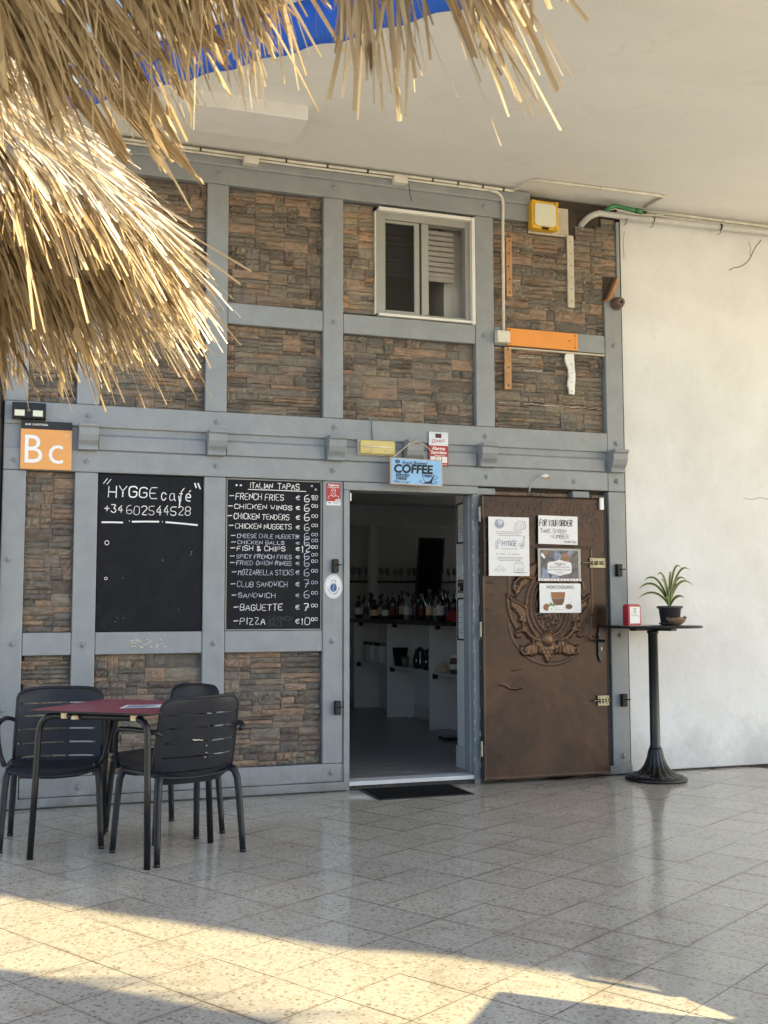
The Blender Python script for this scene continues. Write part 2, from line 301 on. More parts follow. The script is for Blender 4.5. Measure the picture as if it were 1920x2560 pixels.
# ---------------------------------------------------------------- mesh helpers
class MB:
    def __init__(s): s.v = []; s.f = []; s.mi = []; s.uv = None; s.smooth = False
    def quad(s, a, b, c, d, m=0):
        i = len(s.v); s.v += [tuple(a), tuple(b), tuple(c), tuple(d)]; s.f.append((i, i+1, i+2, i+3)); s.mi.append(m)
    def poly(s, pts, m=0):
        i = len(s.v); s.v += [tuple(p) for p in pts]; s.f.append(tuple(range(i, i+len(pts)))); s.mi.append(m)
    def box(s, x0, x1, y0, y1, z0, z1, m=0):
        i = len(s.v)
        s.v += [(x0, y0, z0), (x1, y0, z0), (x1, y1, z0), (x0, y1, z0), (x0, y0, z1), (x1, y0, z1), (x1, y1, z1), (x0, y1, z1)]
        for q in ((0, 3, 2, 1), (4, 5, 6, 7), (0, 1, 5, 4), (1, 2, 6, 5), (2, 3, 7, 6), (3, 0, 4, 7)):
            s.f.append(tuple(i+j for j in q)); s.mi.append(m)
        return s
    def obox(s, c, ax, ay, az, m=0):
        c, ax, ay, az = map(Vector, (c, ax, ay, az)); i = len(s.v)
        for dz in (-1, 1):
            for dx, dy in ((-1, -1), (1, -1), (1, 1), (-1, 1)): s.v.append(tuple(c+ax*dx+ay*dy+az*dz))
        for q in ((0, 3, 2, 1), (4, 5, 6, 7), (0, 1, 5, 4), (1, 2, 6, 5), (2, 3, 7, 6), (3, 0, 4, 7)):
            s.f.append(tuple(i+j for j in q)); s.mi.append(m)
        return s
    def tube(s, path, r, n=8, cap=True, m=0):
        path = [Vector(p) for p in path]
        if not isinstance(r, (list, tuple)): path = [p for i, p in enumerate(path) if i == 0 or (p-path[i-1]).length > 1e-5]
        N = len(path)
        rs = r if isinstance(r, (list, tuple)) else [r]*N
        up = None; i0 = len(s.v)
        for i, p in enumerate(path):
            t = (path[min(i+1, N-1)]-path[max(i-1, 0)]).normalized()
            if up is None: up = t.orthogonal().normalized()
            up = (up-t*up.dot(t)).normalized(); b = t.cross(up)
            for j in range(n):
                a = 2*PI*j/n; s.v.append(tuple(p+(up*math.cos(a)+b*math.sin(a))*rs[i]))
        for i in range(N-1):
            for j in range(n):
                s.f.append((i0+i*n+j, i0+i*n+(j+1) % n, i0+(i+1)*n+(j+1) % n, i0+(i+1)*n+j)); s.mi.append(m)
        if cap:
            s.f.append(tuple(i0+j for j in reversed(range(n)))); s.f.append(tuple(i0+(N-1)*n+j for j in range(n))); s.mi += [m, m]
        return s
    def lathe(s, prof, n=24, c=(0, 0, 0), m=0, flute=0, fn=0, ax='z'):
        i0 = len(s.v)
        for r, z in prof:
            for j in range(n):
                a = 2*PI*j/n; q = r*(1+(flute*abs(math.cos(a*fn/2)) if flute and r > .05 else 0))
                p = (q*math.cos(a), q*math.sin(a), z) if ax == 'z' else (q*math.cos(a), z, q*math.sin(a))
                s.v.append((c[0]+p[0], c[1]+p[1], c[2]+p[2]))
        for i in range(len(prof)-1):
            for j in range(n):
                s.f.append((i0+i*n+j, i0+i*n+(j+1) % n, i0+(i+1)*n+(j+1) % n, i0+(i+1)*n+j)); s.mi.append(m)
        s.f.append(tuple(i0+j for j in reversed(range(n)))); s.f.append(tuple(i0+(len(prof)-1)*n+j for j in range(n))); s.mi += [m, m]
        return s
    def prism(s, prof, x0, x1, m=0):          # prof: (y,z) polygon extruded along x
        i = len(s.v); n = len(prof)
        s.v += [(x0, y, z) for y, z in prof]+[(x1, y, z) for y, z in prof]
        for j in range(n): s.f.append((i+j, i+(j+1) % n, i+n+(j+1) % n, i+n+j)); s.mi.append(m)
        s.f.append(tuple(i+j for j in reversed(range(n)))); s.f.append(tuple(i+n+j for j in range(n))); s.mi += [m, m]
        return s
    def ribbon(s, pts, w, y, m=0):            # stroke in the x-z plane at depth y
        P = [Vector((p[0], p[1])) for p in pts]
        if len(P) < 2: return
        left, right = [], []
        for i, p in enumerate(P):
            t = P[min(i+1, len(P)-1)]-P[max(i-1, 0)]
            if t.length < 1e-9: t = Vector((1, 0))
            t.normalize(); nrm = Vector((-t.y, t.x))*w/2
            if i == 0: p = p-t*w*.3
            if i == len(P)-1: p = p+t*w*.3
            left.append(p+nrm); right.append(p-nrm)
        i0 = len(s.v)
        for a, b in zip(left, right): s.v += [(a.x, y, a.y), (b.x, y, b.y)]
        for i in range(len(P)-1):
            q = i0+2*i; s.f.append((q, q+1, q+3, q+2)); s.mi.append(m)
    def xform(s, mat, start=0):
        s.v[start:] = [tuple(mat @ Vector(p)) for p in s.v[start:]]
    def mesh(s, name, mats):
        me = bpy.data.meshes.new(name); me.from_pydata(s.v, [], s.f)
        for m in (mats if isinstance(mats, (list, tuple)) else [mats]): me.materials.append(MT[m] if isinstance(m, str) else m)
        me.polygons.foreach_set('material_index', s.mi)
        if s.smooth: me.polygons.foreach_set('use_smooth', [True]*len(s.f))
        me.update(); return me
INV = {}
def link(o, parent):
    COL.objects.link(o)
    if parent is not None:
        o.parent = parent
        o.matrix_parent_inverse = Matrix.Translation(-wloc(parent))
def wloc(o):
    return INV.get(o.name, Vector((0, 0, 0)))
def obj(name, mb, mats, parent=None, bev=0, smooth=False, seg=2, label=None, loc=None):
    mb.smooth = mb.smooth or smooth
    me = mb if isinstance(mb, bpy.types.Mesh) else mb.mesh(name, mats)
    o = bpy.data.objects.new(name, me)
    link(o, parent); INV[o.name] = Vector((0, 0, 0))
    if bev:
        b = o.modifiers.new('edge', 'BEVEL'); b.width = bev; b.segments = seg; b.limit_method = 'ANGLE'; b.angle_limit = math.radians(38)
    if label: o['label'] = label
    return o
def thing(name, label, cat, loc=(0, 0, 0), group=None):
    o = bpy.data.objects.new(name, None); COL.objects.link(o); o.location = loc; INV[o.name] = Vector(loc)
    o.empty_display_size = .1
    o['label'] = label; o['category'] = cat
    if group: o['group'] = group
    return o
def tag(o, label, cat, group=None):
    o['label'] = label; o['category'] = cat
    if group: o['group'] = group
    return o
def struct(o): o['kind'] = 'structure'; return o
KIDS = {}
def copy_tree(o, parent=None):
    c = o.copy(); COL.objects.link(c); INV[c.name] = wloc(o)
    if parent is not None:
        mi_ = o.matrix_parent_inverse.copy(); c.parent = parent; c.matrix_parent_inverse = mi_
    for ch in [x for x in bpy.data.objects if x.parent == o]: copy_tree(ch, c)
    return c

# ---------------------------------------------------------------- lettering
G = {'A': '00 26 40|12 32', 'B': '00 06 36 45 44 33 03|33 42 41 30 00', 'C': '45 36 16 05 01 10 30 41', 'D': '00 06 26 44 42 20 00',
 'E': '40 00 06 46|03 33', 'F': '00 06 46|03 33', 'G': '45 36 16 05 01 10 30 41 43 23', 'H': '00 06|40 46|03 43', 'I': '20 26',
 'J': '46 41 30 10 01', 'K': '00 06|46 02|13 40', 'L': '06 00 40', 'M': '00 06 23 46 40', 'N': '00 06 40 46', 'O': '26 15 02 10 30 42 45 36 26',
 'P': '00 06 36 45 44 33 03', 'Q': '16 05 01 10 30 41 45 36 16|31 50', 'R': '00 06 36 45 44 33 03|23 40', 'S': '45 36 16 05 04 13 33 42 41 30 10 01',
 'T': '06 46|26 20', 'U': '06 01 10 30 41 46', 'V': '06 20 46', 'W': '06 10 24 30 46', 'X': '00 46|06 40', 'Y': '06 23 46|23 20', 'Z': '06 46 00 40',
 '0': '16 05 01 10 30 41 45 36 16', '1': '14 26 20', '2': '05 16 36 45 44 00 40', '3': '06 46 23 33 42 41 30 10 01', '4': '36 02 42|34 30',
 '5': '46 06 03 33 42 41 30 10 01', '6': '36 05 01 10 30 41 42 33 02', '7': '06 46 10|13 43', '8': '33 44 45 36 16 05 04 13 33 42 41 30 10 01 02 13',
 '9': '43 13 04 05 16 36 45 41 30 10', 'e': '45 26 15 04 02 11 20 41|03 33|04 34', '&': '40 05 16 26 35 01 10 20 42', '-': '03 43', '+': '03 43|25 21', '.': '20 21',
 'c': '33 24 14 03 01 10 20 31', 'a': '34 14 03 01 10 31|34 31 40', 'f': '47 36 25 20|14 34', 'l': '16 11 20', '\u00e9': '02 32 33 24 14 03 01 10 30|25 36', '"': '15 17|35 37', '\'': '25 27'}
WD = {'I': .45, '1': .6, 'l': .5, '.': .4, '\'': .4}
def smooth_pts(p, it=1):
    for _ in range(it):
        if len(p) < 3: return p
        q = [p[0]]
        for a, b in zip(p[:-1], p[1:]):
            q += [(a[0]*.78+b[0]*.22, a[1]*.78+b[1]*.22), (a[0]*.22+b[0]*.78, a[1]*.22+b[1]*.78)]
        q.append(p[-1]); p = q
    return p
def hand(mb, text, x, z, w, h, sw, y, m=0, jit=.35, slope=0, r=rnd):
    """handwritten strokes: text box starts at x,z with total width w and letter height h"""
    tot = sum(.55 if ch == ' ' else WD.get(ch, 1) for ch in text); adv = w/tot; cx = x
    for ch in text:
        if ch == ' ': cx += adv*.55; continue
        wd = WD.get(ch, 1)*adv; lw = wd*.74; oz = r.uniform(-.05, .05)*h; hs = h*r.uniform(.92, 1.06)
        for stg in G[ch].split('|'):
            pts = []
            for q in stg.split():
                gx = (int(q[0])-(2 if ch in WD else 0))/4+(.5 if ch in WD else 0)
                gz = int(q[1])/6
                gx += r.uniform(-.05, .05)*jit; gz += r.uniform(-.04, .04)*jit
                pts.append((cx+gx*lw+gz*h*.04, z+(cx-x)*slope+oz+gz*hs))
            mb.ribbon(smooth_pts(pts, 1 if ch in 'AEFHIKLMNTVWXYZ147+-' else 2), sw*.72*r.uniform(.7, 1.3), y, m)
        cx += wd
def font_mesh(mb, text, size, x, z, y, m=0, align='LEFT', shear=0, off=0, sx=1, rot=0, space=1):
    cu = bpy.data.curves.new('t', 'FONT'); cu.body = text; cu.size = size; cu.align_x = align; cu.shear = shear; cu.offset = off; cu.resolution_u = 3; cu.space_character = space
    o = bpy.data.objects.new('t', cu); COL.objects.link(o)
    dg = bpy.context.evaluated_depsgraph_get(); me = bpy.data.meshes.new_from_object(o.evaluated_get(dg))
    i = len(mb.v); c, s_ = math.cos(rot), math.sin(rot)
    for v in me.vertices:
        a, b = v.co.x*sx, v.co.y; mb.v.append((x+a*c-b*s_, y, z+a*s_+b*c))
    for p in me.polygons: mb.f.append(tuple(i+j for j in p.vertices)); mb.mi.append(m)
    bpy.data.objects.remove(o); bpy.data.meshes.remove(me); bpy.data.curves.remove(cu)
def disc(mb, x, z, rx, rz, y, m=0, n=24, a0=0, a1=2*PI):
    mb.poly([(x+rx*math.cos(a0+(a1-a0)*i/n), y, z+rz*math.sin(a0+(a1-a0)*i/n)) for i in range(n)], m)
def ring(mb, x, z, rx, rz, w, y, m=0, n=28, a0=0, a1=2*PI):
    mb.ribbon([(x+rx*math.cos(a0+(a1-a0)*i/n), z+rz*math.sin(a0+(a1-a0)*i/n)) for i in range(n+1)], w, y, m)

# ================================================================ SETTING
# ---- outdoor ground and terrazzo floor
o = obj('ground', MB().box(-60, 60, -80, 40, -.30, -.012), 'paving'); struct(o)
fl = obj('floor', MB().box(-9, 13, -11, .35, -.011, -.0035), 'floor_grout'); struct(fl)
TA, TS, TOX, TOY = math.radians(-59.79), .30537, 1.6259, -2.3926
ta, tb = Vector((math.cos(TA), math.sin(TA), 0)), Vector((math.sin(TA), -math.cos(TA), 0))
def tile_mb(cx=0, cy=0, rot=0, h=.0):
    mb = MB(); g = TS/2-.0007; b = .0007
    o_ = Vector((cx, cy, 0)); A, B = ta, tb
    lo = [(-g, -g), (g, -g), (g, g), (-g, g)]; hi = [(-(g-b), -(g-b)), (g-b, -(g-b)), (g-b, g-b), (-(g-b), g-b)]
    mb.v = [tuple(o_+A*p+B*q+Vector((0, 0, -.0085))) for p, q in lo]+[tuple(o_+A*p+B*q+Vector((0, 0, h-.0008))) for p, q in lo]+[tuple(o_+A*p+B*q+Vector((0, 0, h))) for p, q in hi]
    for k_ in range(4):
        j = (k_+1) % 4; mb.f += [(k_, 4+k_, 4+j, j)][::1]; mb.f += [(4+k_, 8+k_, 8+j, 4+j)]
    mb.f.append((8, 11, 10, 9)); mb.mi = [1]*(len(mb.f)-1)+[0]; return mb
cells = []
for i in range(-40, 60):
    for j in range(-50, 40):
        c = Vector((TOX, TOY, 0))+ta*(TS*(i+.5))+tb*(TS*(j+.5))
        if not (-8.8 < c.x < 12.8 and -10.8 < c.y < .12): continue
        d = c-Vector((0, -7.298, 1.25)); z = d.dot(Fv)
        vis = False
        if z > .5:
            px, py = 960+2738*d.dot(Rv)/z, 1280-2738*d.dot(Uv)/z
            vis = -90 < px < 2010 and 1880 < py < 2640
        cells.append((vis, z, c))
front = sorted([c for c in cells if c[0]], key=lambda c: c[1])
tile_me = tile_mb().mesh('tile', ['terrazzo', 'floor_grout'])
for n_, (v_, z_, c) in enumerate(front[:300]):
    t_ = bpy.data.objects.new('tile', tile_me); link(t_, fl); t_.location = (c.x, c.y, rnd.uniform(-.0005, .0005))
    t_.rotation_euler = (rnd.gauss(0, .0011), rnd.gauss(0, .0011), 0)
mb = MB()
for v_, z_, c in front[300:]+[c for c in cells if not c[0]]:
    t_ = tile_mb(c.x, c.y, 0, rnd.uniform(-.0004, .0004)); i0 = len(mb.v); mb.v += t_.v; mb.f += [tuple(i0+q for q in f) for f in t_.f]; mb.mi += t_.mi
o = obj('tile_field', mb, ['terrazzo', 'floor_grout'], fl); o['kind'] = 'stuff'

# ---- soffit slab, with its diagonal front edge running at 45 degrees past the umbrellas
def sedge(x, s): return (x, s-x)
mb = MB(); SE = -.42
P = [sedge(-4, SE), sedge(11, SE), (14, -9), (14, 9), (-8, 9), (-8, 3.58)]
mb.v = [(x, y, 4.40) for x, y in P]+[(x, y, 4.60) for x, y in P]; n = len(P)
mb.f = [tuple(reversed(range(n))), tuple(range(n, 2*n))]+[(i, (i+1) % n, n+(i+1) % n, n+i) for i in range(n)]; mb.mi = [0]*len(mb.f)
o = obj('ceiling', mb, 'soffit'); struct(o)
mb = MB().box(.2, 1.70, -.835, -.45, 4.31, 4.41)
obj('ceiling_drop_beam', mb, 'soffit', o, bev=.006)

# ---- white plastered wall to the right, a strip of it to the left
ww = thing('plastered_wall', 'tall white plastered wall behind the round high table', 'wall', (4.46, .1, 0))
obj('wall_face', MB().box(4.452, 12, .06, .30, -.01, 4.405), 'white_wall', ww)
mb = MB()
for pts, w in ((( (5.478, 3.981), (5.52, 4.005), (5.58, 4.02), (5.63, 4.05), (5.684, 4.096), (5.70, 4.13), (5.747, 4.204), (5.80, 4.267)), .006), (((5.70, 4.12), (5.69, 4.16), (5.70, 4.20), (5.68, 4.24)), .004),
               (((5.55, 2.118), (5.63, 2.108), (5.70, 2.125), (5.805, 2.112), (5.95, 2.12)), .003), (((4.50, 3.98), (4.505, 4.05), (4.495, 4.12), (4.51, 4.2)), .003)):
    pts = [(x+rnd.uniform(-.004, .004), z+rnd.uniform(-.004, .004)) for x, z in smooth_pts(list(pts), 1)]; mb.ribbon(pts, w, .0585)
obj('crack', mb, 'gap_dirt', ww)
mb = MB(); mb.box(4.440, 12, .045, .062, -.002, .012)
obj('joint', mb, 'gap_dirt', ww)
wl = thing('plastered_wall', 'narrow white wall left of the grey timber frame', 'wall', (-.2, .1, 0))
obj('wall_face', MB().box(-6, -.085, .02, .30, -.01, 4.405), 'white_wall', wl)
obj('drain_pipe', MB().tube([(-.10, -.03, z) for z in (0, 1.2, 2.4, 4.38)], .022, 10), 'black_plastic', wl, smooth=True)

# ================================================================ CAFE FRONT
fr = thing('timber_framed_wall', 'grey painted timber framed cafe front filled with slate stone panels', 'wall', (2.2, .1, 0))
XP = {'0': (-.066, .075), 'A': (.375, .52), 'B': (1.210, 1.357), 'C': (2.036, 2.182), 'D': (3.202, 3.351), 'E': (4.286, 4.432)}
# masonry backing with the door and window openings
mb = MB()
for b in ((-.08, 2.20, .02, 4.39), (3.19, 4.45, .02, 4.39), (2.20, 3.19, 2.16, 3.325), (2.20, 3.19, 4.15, 4.39), (2.20, 2.42, 3.325, 4.15)):
    mb.box(b[0], b[1], .075, .20, b[2], b[3])
obj('backing', mb, 'grout', fr)
def timber(name, x0, x1, z0, z1, y0=0, y1=.08, bev=.006):
    return obj(name, MB().box(x0, x1, y0, y1, z0, z1), 'paint', fr, bev=bev)
# upper storey posts
for k_ in 'ABCD': timber('post', *XP[k_], 2.572, 4.158)
timber('post', *XP['0'], 2.572, 4.158)
# right corner post: cut away at the top where the stones run over it
timber('post', 4.286, 4.432, 2.126, 3.60)
timber('post', 4.408, 4.436, 3.60, 4.25, .012, .07, .002)
mbp = MB(); arc = [(4.286, 3.595)]+[(4.286+.118*(i/10), 3.595+.19*(1-math.cos(i/10*PI/2))) for i in range(1, 11)]+[(4.404, 3.595)]
mbp.v = [(x, .001, z) for x, z in arc]+[(x, .07, z) for x, z in arc]; n = len(arc)
mbp.f = [tuple(range(n)), tuple(reversed(range(n, 2*n)))]+[(i, n+i, n+(i+1) % n, (i+1) % n) for i in range(n)]; mbp.mi = [0]*len(mbp.f)
obj('post_shoulder', mbp, 'paint', fr)
# lower storey posts
timber('post', *XP['0'], .0, 2.126)
for k_ in 'ABC': timber('post', *XP[k_], .19, 2.126)
timber('post', 3.206, 3.351, .03, 2.118, .012)
timber('post', 3.985, 4.126, .19, 2.118, .006)
timber('post', 4.286, 4.432, .012, 2.122)
timber('post', 4.180, 4.278, .012, 2.0, .024, .07)
# beams
timber('beam', -.066, 3.655, 4.160, 4.292, -.002)
timber('beam', -.066, 3.655, 4.284, 4.385, -.022, .05, .012)
timber('beam', -.066, 4.282, 2.424, 2.570, -.005)
timber('beam', -.066, 4.282, 2.128, 2.268, -.004)
timber('fascia', -.066, 4.430, 2.262, 2.430, .016, .07, .003)
for a, b in ((.52, 1.22), (1.36, 2.05), (2.18, 2.62), (2.78, 3.20), (3.34, 4.26)):
    mb = MB().prism([(-.002, 2.366), (-.002, 2.276), (.02, 2.276), (.02, 2.384)], a, b)
    obj('ledge', mb, 'paint', fr, bev=.003)
for a, b in (('0', 'A'), ('A', 'B'), ('B', 'C')):
    timber('rail', XP[a][1]+.002, XP[b][0]-.002, 3.188, 3.334, .004)
    timber('rail', XP[a][1]+.002, XP[b][0]-.002, .950, 1.094, .005)
timber('rail', 2.184, 3.200, 3.186, 3.327, .004)
timber('rail', 3.353, 4.284, 3.190, 3.330, .004)
timber('base_board', .08, 2.222, .066, .188, .002)
timber('base_board', -.066, 2.222, .008, .064, -.014, .06, .004)
timber('base_board', 4.19, 4.44, .010, .070, -.014, .06, .004)
mb = MB().box(-.08, 2.2, -.016, .05, -.003, .010); obj('joint', mb, 'gap_dirt', fr)
# corbels
cb = MB().prism([(.02, .170), (-.112, .170), (-.116, .160), (-.112, .146), (-.098, .142), (-.096, .130), (-.094, .095), (-.080, .060), (-.056, .036), (-.050, .028), (-.058, .022), (-.058, .002), (.02, 0)], -.062, .062).mesh('corbel', 'paint')
for x in (.451, 1.284, 2.116, 2.690, 3.267, 4.345):
    o = bpy.data.objects.new('corbel', cb); link(o, fr); o.location = (x, 0, 2.266)
    b = o.modifiers.new('edge', 'BEVEL'); b.width = .003; b.segments = 1
# pyramid studs
st = MB(); r_ = .0205; st.v = [(-r_, 0, 0), (0, 0, -r_), (r_, 0, 0), (0, 0, r_)]+[(-r_, -.007, 0), (0, -.007, -r_), (r_, -.007, 0), (0, -.007, r_)]+[(0, -.019, 0)]
st.f = [(i, (i+1) % 4, 4+(i+1) % 4, 4+i) for i in range(4)]+[(4+i, 4+(i+1) % 4, 8) for i in range(4)]; st.mi = [0]*8
stm = st.mesh('stud', 'paint')
C5 = [.447, 1.283, 2.109, 3.272, 4.358]
studs = [(x, 4.235) for x in C5[:4]]+[(x, 3.258) for x in C5]+[(x, 2.50) for x in C5]+[(x, 2.20) for x in C5]+[(3.99, 2.19), (.0, 2.19)]
studs += [(.447, 1.02), (1.283, 1.02), (2.10, 1.02), (4.365, 1.03), (-.02, 1.55), (.02, 1.02), (.44, .128), (1.28, .128), (2.10, .128), (4.37, .14), (-.04, .62)]
for x, z in studs:
    o = bpy.data.objects.new('stud', stm); link(o, fr); o.location = (x+rnd.uniform(-.006, .006), .0 if z not in (2.5, 2.2) else -.004, z+rnd.uniform(-.006, .006))
    o.rotation_euler = (0, rnd.uniform(-.18, .18), 0)
# ---- stone cladding
def stone_mesh(seed):
    r = random.Random(seed); mb = MB(); nx, nz = 6, 3
    idx = {}
    for j in range(nz+1):
        for i in range(nx+1):
            e = i in (0, nx) or j in (0, nz)
            y = (-.55 if e else -1)+r.uniform(-.28, .28)*(.5 if e else 1)
            u, w = i/nx-.5, j/nz-.5
            if 0 < i < nx: u += r.uniform(-.04, .04)
            if 0 < j < nz: w += r.uniform(-.08, .08)
            idx[i, j] = len(mb.v); mb.v.append((u, y, w))
    for j in range(nz):
        for i in range(nx): mb.f.append((idx[i, j], idx[i+1, j], idx[i+1, j+1], idx[i, j+1]))
    rim = [(i, 0) for i in range(nx)]+[(nx, j) for j in range(nz)]+[(i, nz) for i in range(nx, 0, -1)]+[(0, j) for j in range(nz, 0, -1)]
    b0 = len(mb.v)
    for q in rim: v = mb.v[idx[q]]; mb.v.append((v[0], 1, v[2]))
    for a in range(len(rim)):
        c_ = (a+1) % len(rim); mb.f.append((idx[rim[c_]], idx[rim[a]], b0+a, b0+c_))
    mb.mi = [0]*len(mb.f); return mb
SV = [stone_mesh(s) for s in range(18)]; SM = [s.mesh('stone', 'stone') for s in SV]; SMP = [s.mesh('stone', 'stone_pale') for s in SV]
def ledger(W, H, r, course=.2):
    out = []; z = 0
    while z < H-.004:
        ch = min(course*r.choice((1, 1, .5)), H-z)
        if H-z-ch < .03: ch = H-z
        x = -r.uniform(0, .2)
        while x < W:
            bw = r.choice((.07, .10, .13, .17, .21, .26, .31)); a, b = max(0, x), min(W, x+bw); x += bw
            if W-b < .03: b = W; x = W
            if b-a < .02: continue
            if ch < .07: lay = [1]
            elif ch < .13: lay = r.choice(([1], [.5, .5], [.35, .65], [.66, .34])) if b-a < .2 else r.choice(([.5, .5], [.4, .6], [.62, .38], [.33, .34, .33]))
            else: lay = r.choice(([.5, .5], [.2, .3, .5], [.45, .3, .25], [.2, .25, .3, .25], [.32, .2, .48], [.18, .22, .2, .4], [.25, .2, .2, .35], [.2, .2, .2, .2, .2], [.3, .16, .3, .24]))
            zz = z
            for q in lay:
                hh = ch*q; xs = [a, b]
                if b-a > .17 and r.random() < (.55 if hh < .08 else .2): xs = [a, a+(b-a)*r.uniform(.3, .7), b]
                for x0, x1 in zip(xs[:-1], xs[1:]): out.append((x0, x1, zz, zz+hh))
                zz += hh
        z += ch
    return out
PANELS = [('A', 'B', 3.336, 4.156), ('B', 'C', 3.336, 4.156), ('A', 'B', 2.572, 3.186), ('B', 'C', 2.572, 3.186), ('A', 'B', .19, .948), ('B', 'C', .19, .948),
          ('0', 'A', 3.336, 4.156), ('0', 'A', 2.572, 3.186), ('0', 'A', 1.096, 2.126), ('0', 'A', .19, .948)]
PANELS = [(XP[a][1], XP[b][0], c, d, .055) for a, b, c, d in PANELS]
PANELS += [(2.182, 2.422, 3.345, 4.150, .050), (2.182, 3.202, 2.572, 3.184, .055), (3.351, 4.284, 2.572, 3.188, .055), (3.351, 4.286, 3.332, 4.30, .034), (4.286, 4.407, 3.612, 4.27, .034),
           (3.351, 3.985, .03, 2.10, .055), (4.126, 4.286, .03, 2.10, .055)]
allst = []
for pi, (x0, x1, z0, z1, yf) in enumerate(PANELS):
    r = random.Random(100+pi)
    pnl = obj('stone_panel', MB().box(x0, x1, yf+.012, .078, z0, z1), 'grout', fr)
    for (a, b, c, d) in ledger(x1-x0, z1-z0, r, .165 if pi % 3 else .145):
        xa, xb, za, zb = x0+a, x0+b, z0+c, z0+d
        if pi == 13:    # hole in the top right corner and the flattened plaster patch by the lamp
            if xb > 4.09 and xa < 4.25 and zb > 4.20: continue
            if xa < 3.99 and xb > 3.66 and zb > 4.10 and za < 4.3: continue
        if pi == 14 and za < 3.80: 
            t_ = (za-3.6)/.2; xa = max(xa, 4.286+.115*min(1, t_**.5))
            if xb-xa < .01: continue
        seen = 0.1 if pi in (15, 16) else 1
        allst.append(((xb-xa)*(zb-za)*seen*(3 if pi == 10 else 1), pnl, (xa+xb)/2, (za+zb)/2, xb-xa-.0022, zb-za-.0024, yf, r.randrange(18), r.random()))
order = sorted(range(len(allst)), key=lambda i: -allst[i][0]); big = set(order[:300]); rest = {}
for i, (ar, pnl, x, z, w, h, yf, v, q) in enumerate(allst):
    dp = .012+.020*q
    if i in big:
        o = bpy.data.objects.new('stone', SMP[v] if abs(yf-.050) < .001 else SM[v]); link(o, pnl); o.location = (x, yf+.006, z)
        o.scale = (w*(1 if v % 2 else -1) if False else w, dp, h)
    else:
        mb = rest.setdefault(pnl.name, (pnl, MB()))[1]; i0 = len(mb.v)
        mb.v += [(x+a*w, yf+.006+b*dp, z+c*h) for a, b, c in SV[v].v]; mb.f += [tuple(i0+t for t in f) for f in SV[v].f]; mb.mi += [0]*len(SV[v].f)
for pnl, mb in rest.values():
    o = obj('small_stones', mb, 'stone_pale' if min(p[0] for p in mb.v) > 2.18 and max(p[0] for p in mb.v) < 2.43 else 'stone', pnl); o['kind'] = 'stuff'
# plaster chips left between the stones of the damaged panel
mb = MB()
for x0, x1, z in ((3.36, 3.50, 4.135), (3.36, 3.45, 3.93), (3.53, 3.86, 3.70), (3.36, 3.44, 3.69), (3.70, 3.90, 3.50), (4.08, 4.28, 3.52), (3.56, 3.72, 3.12), (3.50, 4.28, 3.178), (3.60, 3.75, 3.02), (3.36, 3.44, 3.176), (3.40, 4.25, 2.765)):
    xx = x0
    while xx < x1:
        ln = rnd.uniform(.02, .08); mb.ribbon([(xx, z+rnd.uniform(-.003, .003)-(xx-x0)*.01), (min(x1, xx+ln), z+rnd.uniform(-.004, .004))], rnd.uniform(.002, .005), .0225); xx += ln+rnd.uniform(.0, .05)
for _ in range(46):
    x, z = rnd.uniform(3.5, 4.27), rnd.uniform(3.4, 4.15); mb.ribbon([(x, z), (x+rnd.uniform(-.012, .012), z+rnd.uniform(-.014, .014))], rnd.uniform(.003, .007), .0222)
obj('plaster_residue', mb, 'chip_white', fr)
obj('plaster_patch', MB().box(3.655, 4.0, .028, .07, 4.085, 4.31), 'pale_strip', fr, bev=.004)
mb = MB(); mb.poly([(4.092, .0745, 4.20), (4.25, .0745, 4.19), (4.26, .0745, 4.29), (4.09, .0745, 4.32)]); obj('cable_hole', mb, 'black_void', fr)
mb = MB(); pts = [(4.286+.118*(i/12), 3.600+.19*(1-math.cos(i/12*PI/2))) for i in range(13)]
for i, (x, z) in enumerate(pts[:-1]):
    mb.obox(((x+pts[i+1][0])/2, .008, (z+pts[i+1][1])/2), ((pts[i+1][0]-x)/2+.002, 0, (pts[i+1][1]-z)/2), (0, .028, 0), (-.004-.01*math.sin(i/12*PI), 0, .006))
obj('torn_edge', mb, 'raw_wood', fr)
# ---- door surround
for n_, b in (('door_jamb', (2.184, 2.226, .0, 2.066)), ('door_jamb', (3.158, 3.203, .0, 2.066))):
    timber(n_, b[0], b[1], b[2], b[3], -.012, .16, .004)
timber('door_head', 2.184, 3.203, 2.068, 2.124, -.013, .16, .004)
timber('door_rebate', 2.226, 2.240, .06, 2.06, .04, .14, .002); timber('door_rebate', 3.144, 3.158, .06, 2.06, .04, .14, .002)
mb = MB()
for _ in range(60):
    z = rnd.uniform(.05, 2.0); x = 3.1585 if rnd.random() < .7 else 3.203; mb.obox((x+rnd.uniform(-.003, .003), -.0125, z), (rnd.uniform(.001, .004), 0, 0), (0, .001, 0), (0, 0, rnd.uniform(.003, .02)))
obj('paint_flaking', mb, 'chip_white', fr)
obj('threshold', MB().box(2.226, 3.158, -.004, .14, .032, .060), 'threshold', fr, bev=.003)
obj('threshold_curb', MB().box(2.226, 3.158, .004, .14, -.003, .031), 'gap_dirt', fr, bev=.003)
obj('magnet', MB().box(2.227, 2.236, -.020, .0, 1.99, 2.045), 'white_metal', fr)
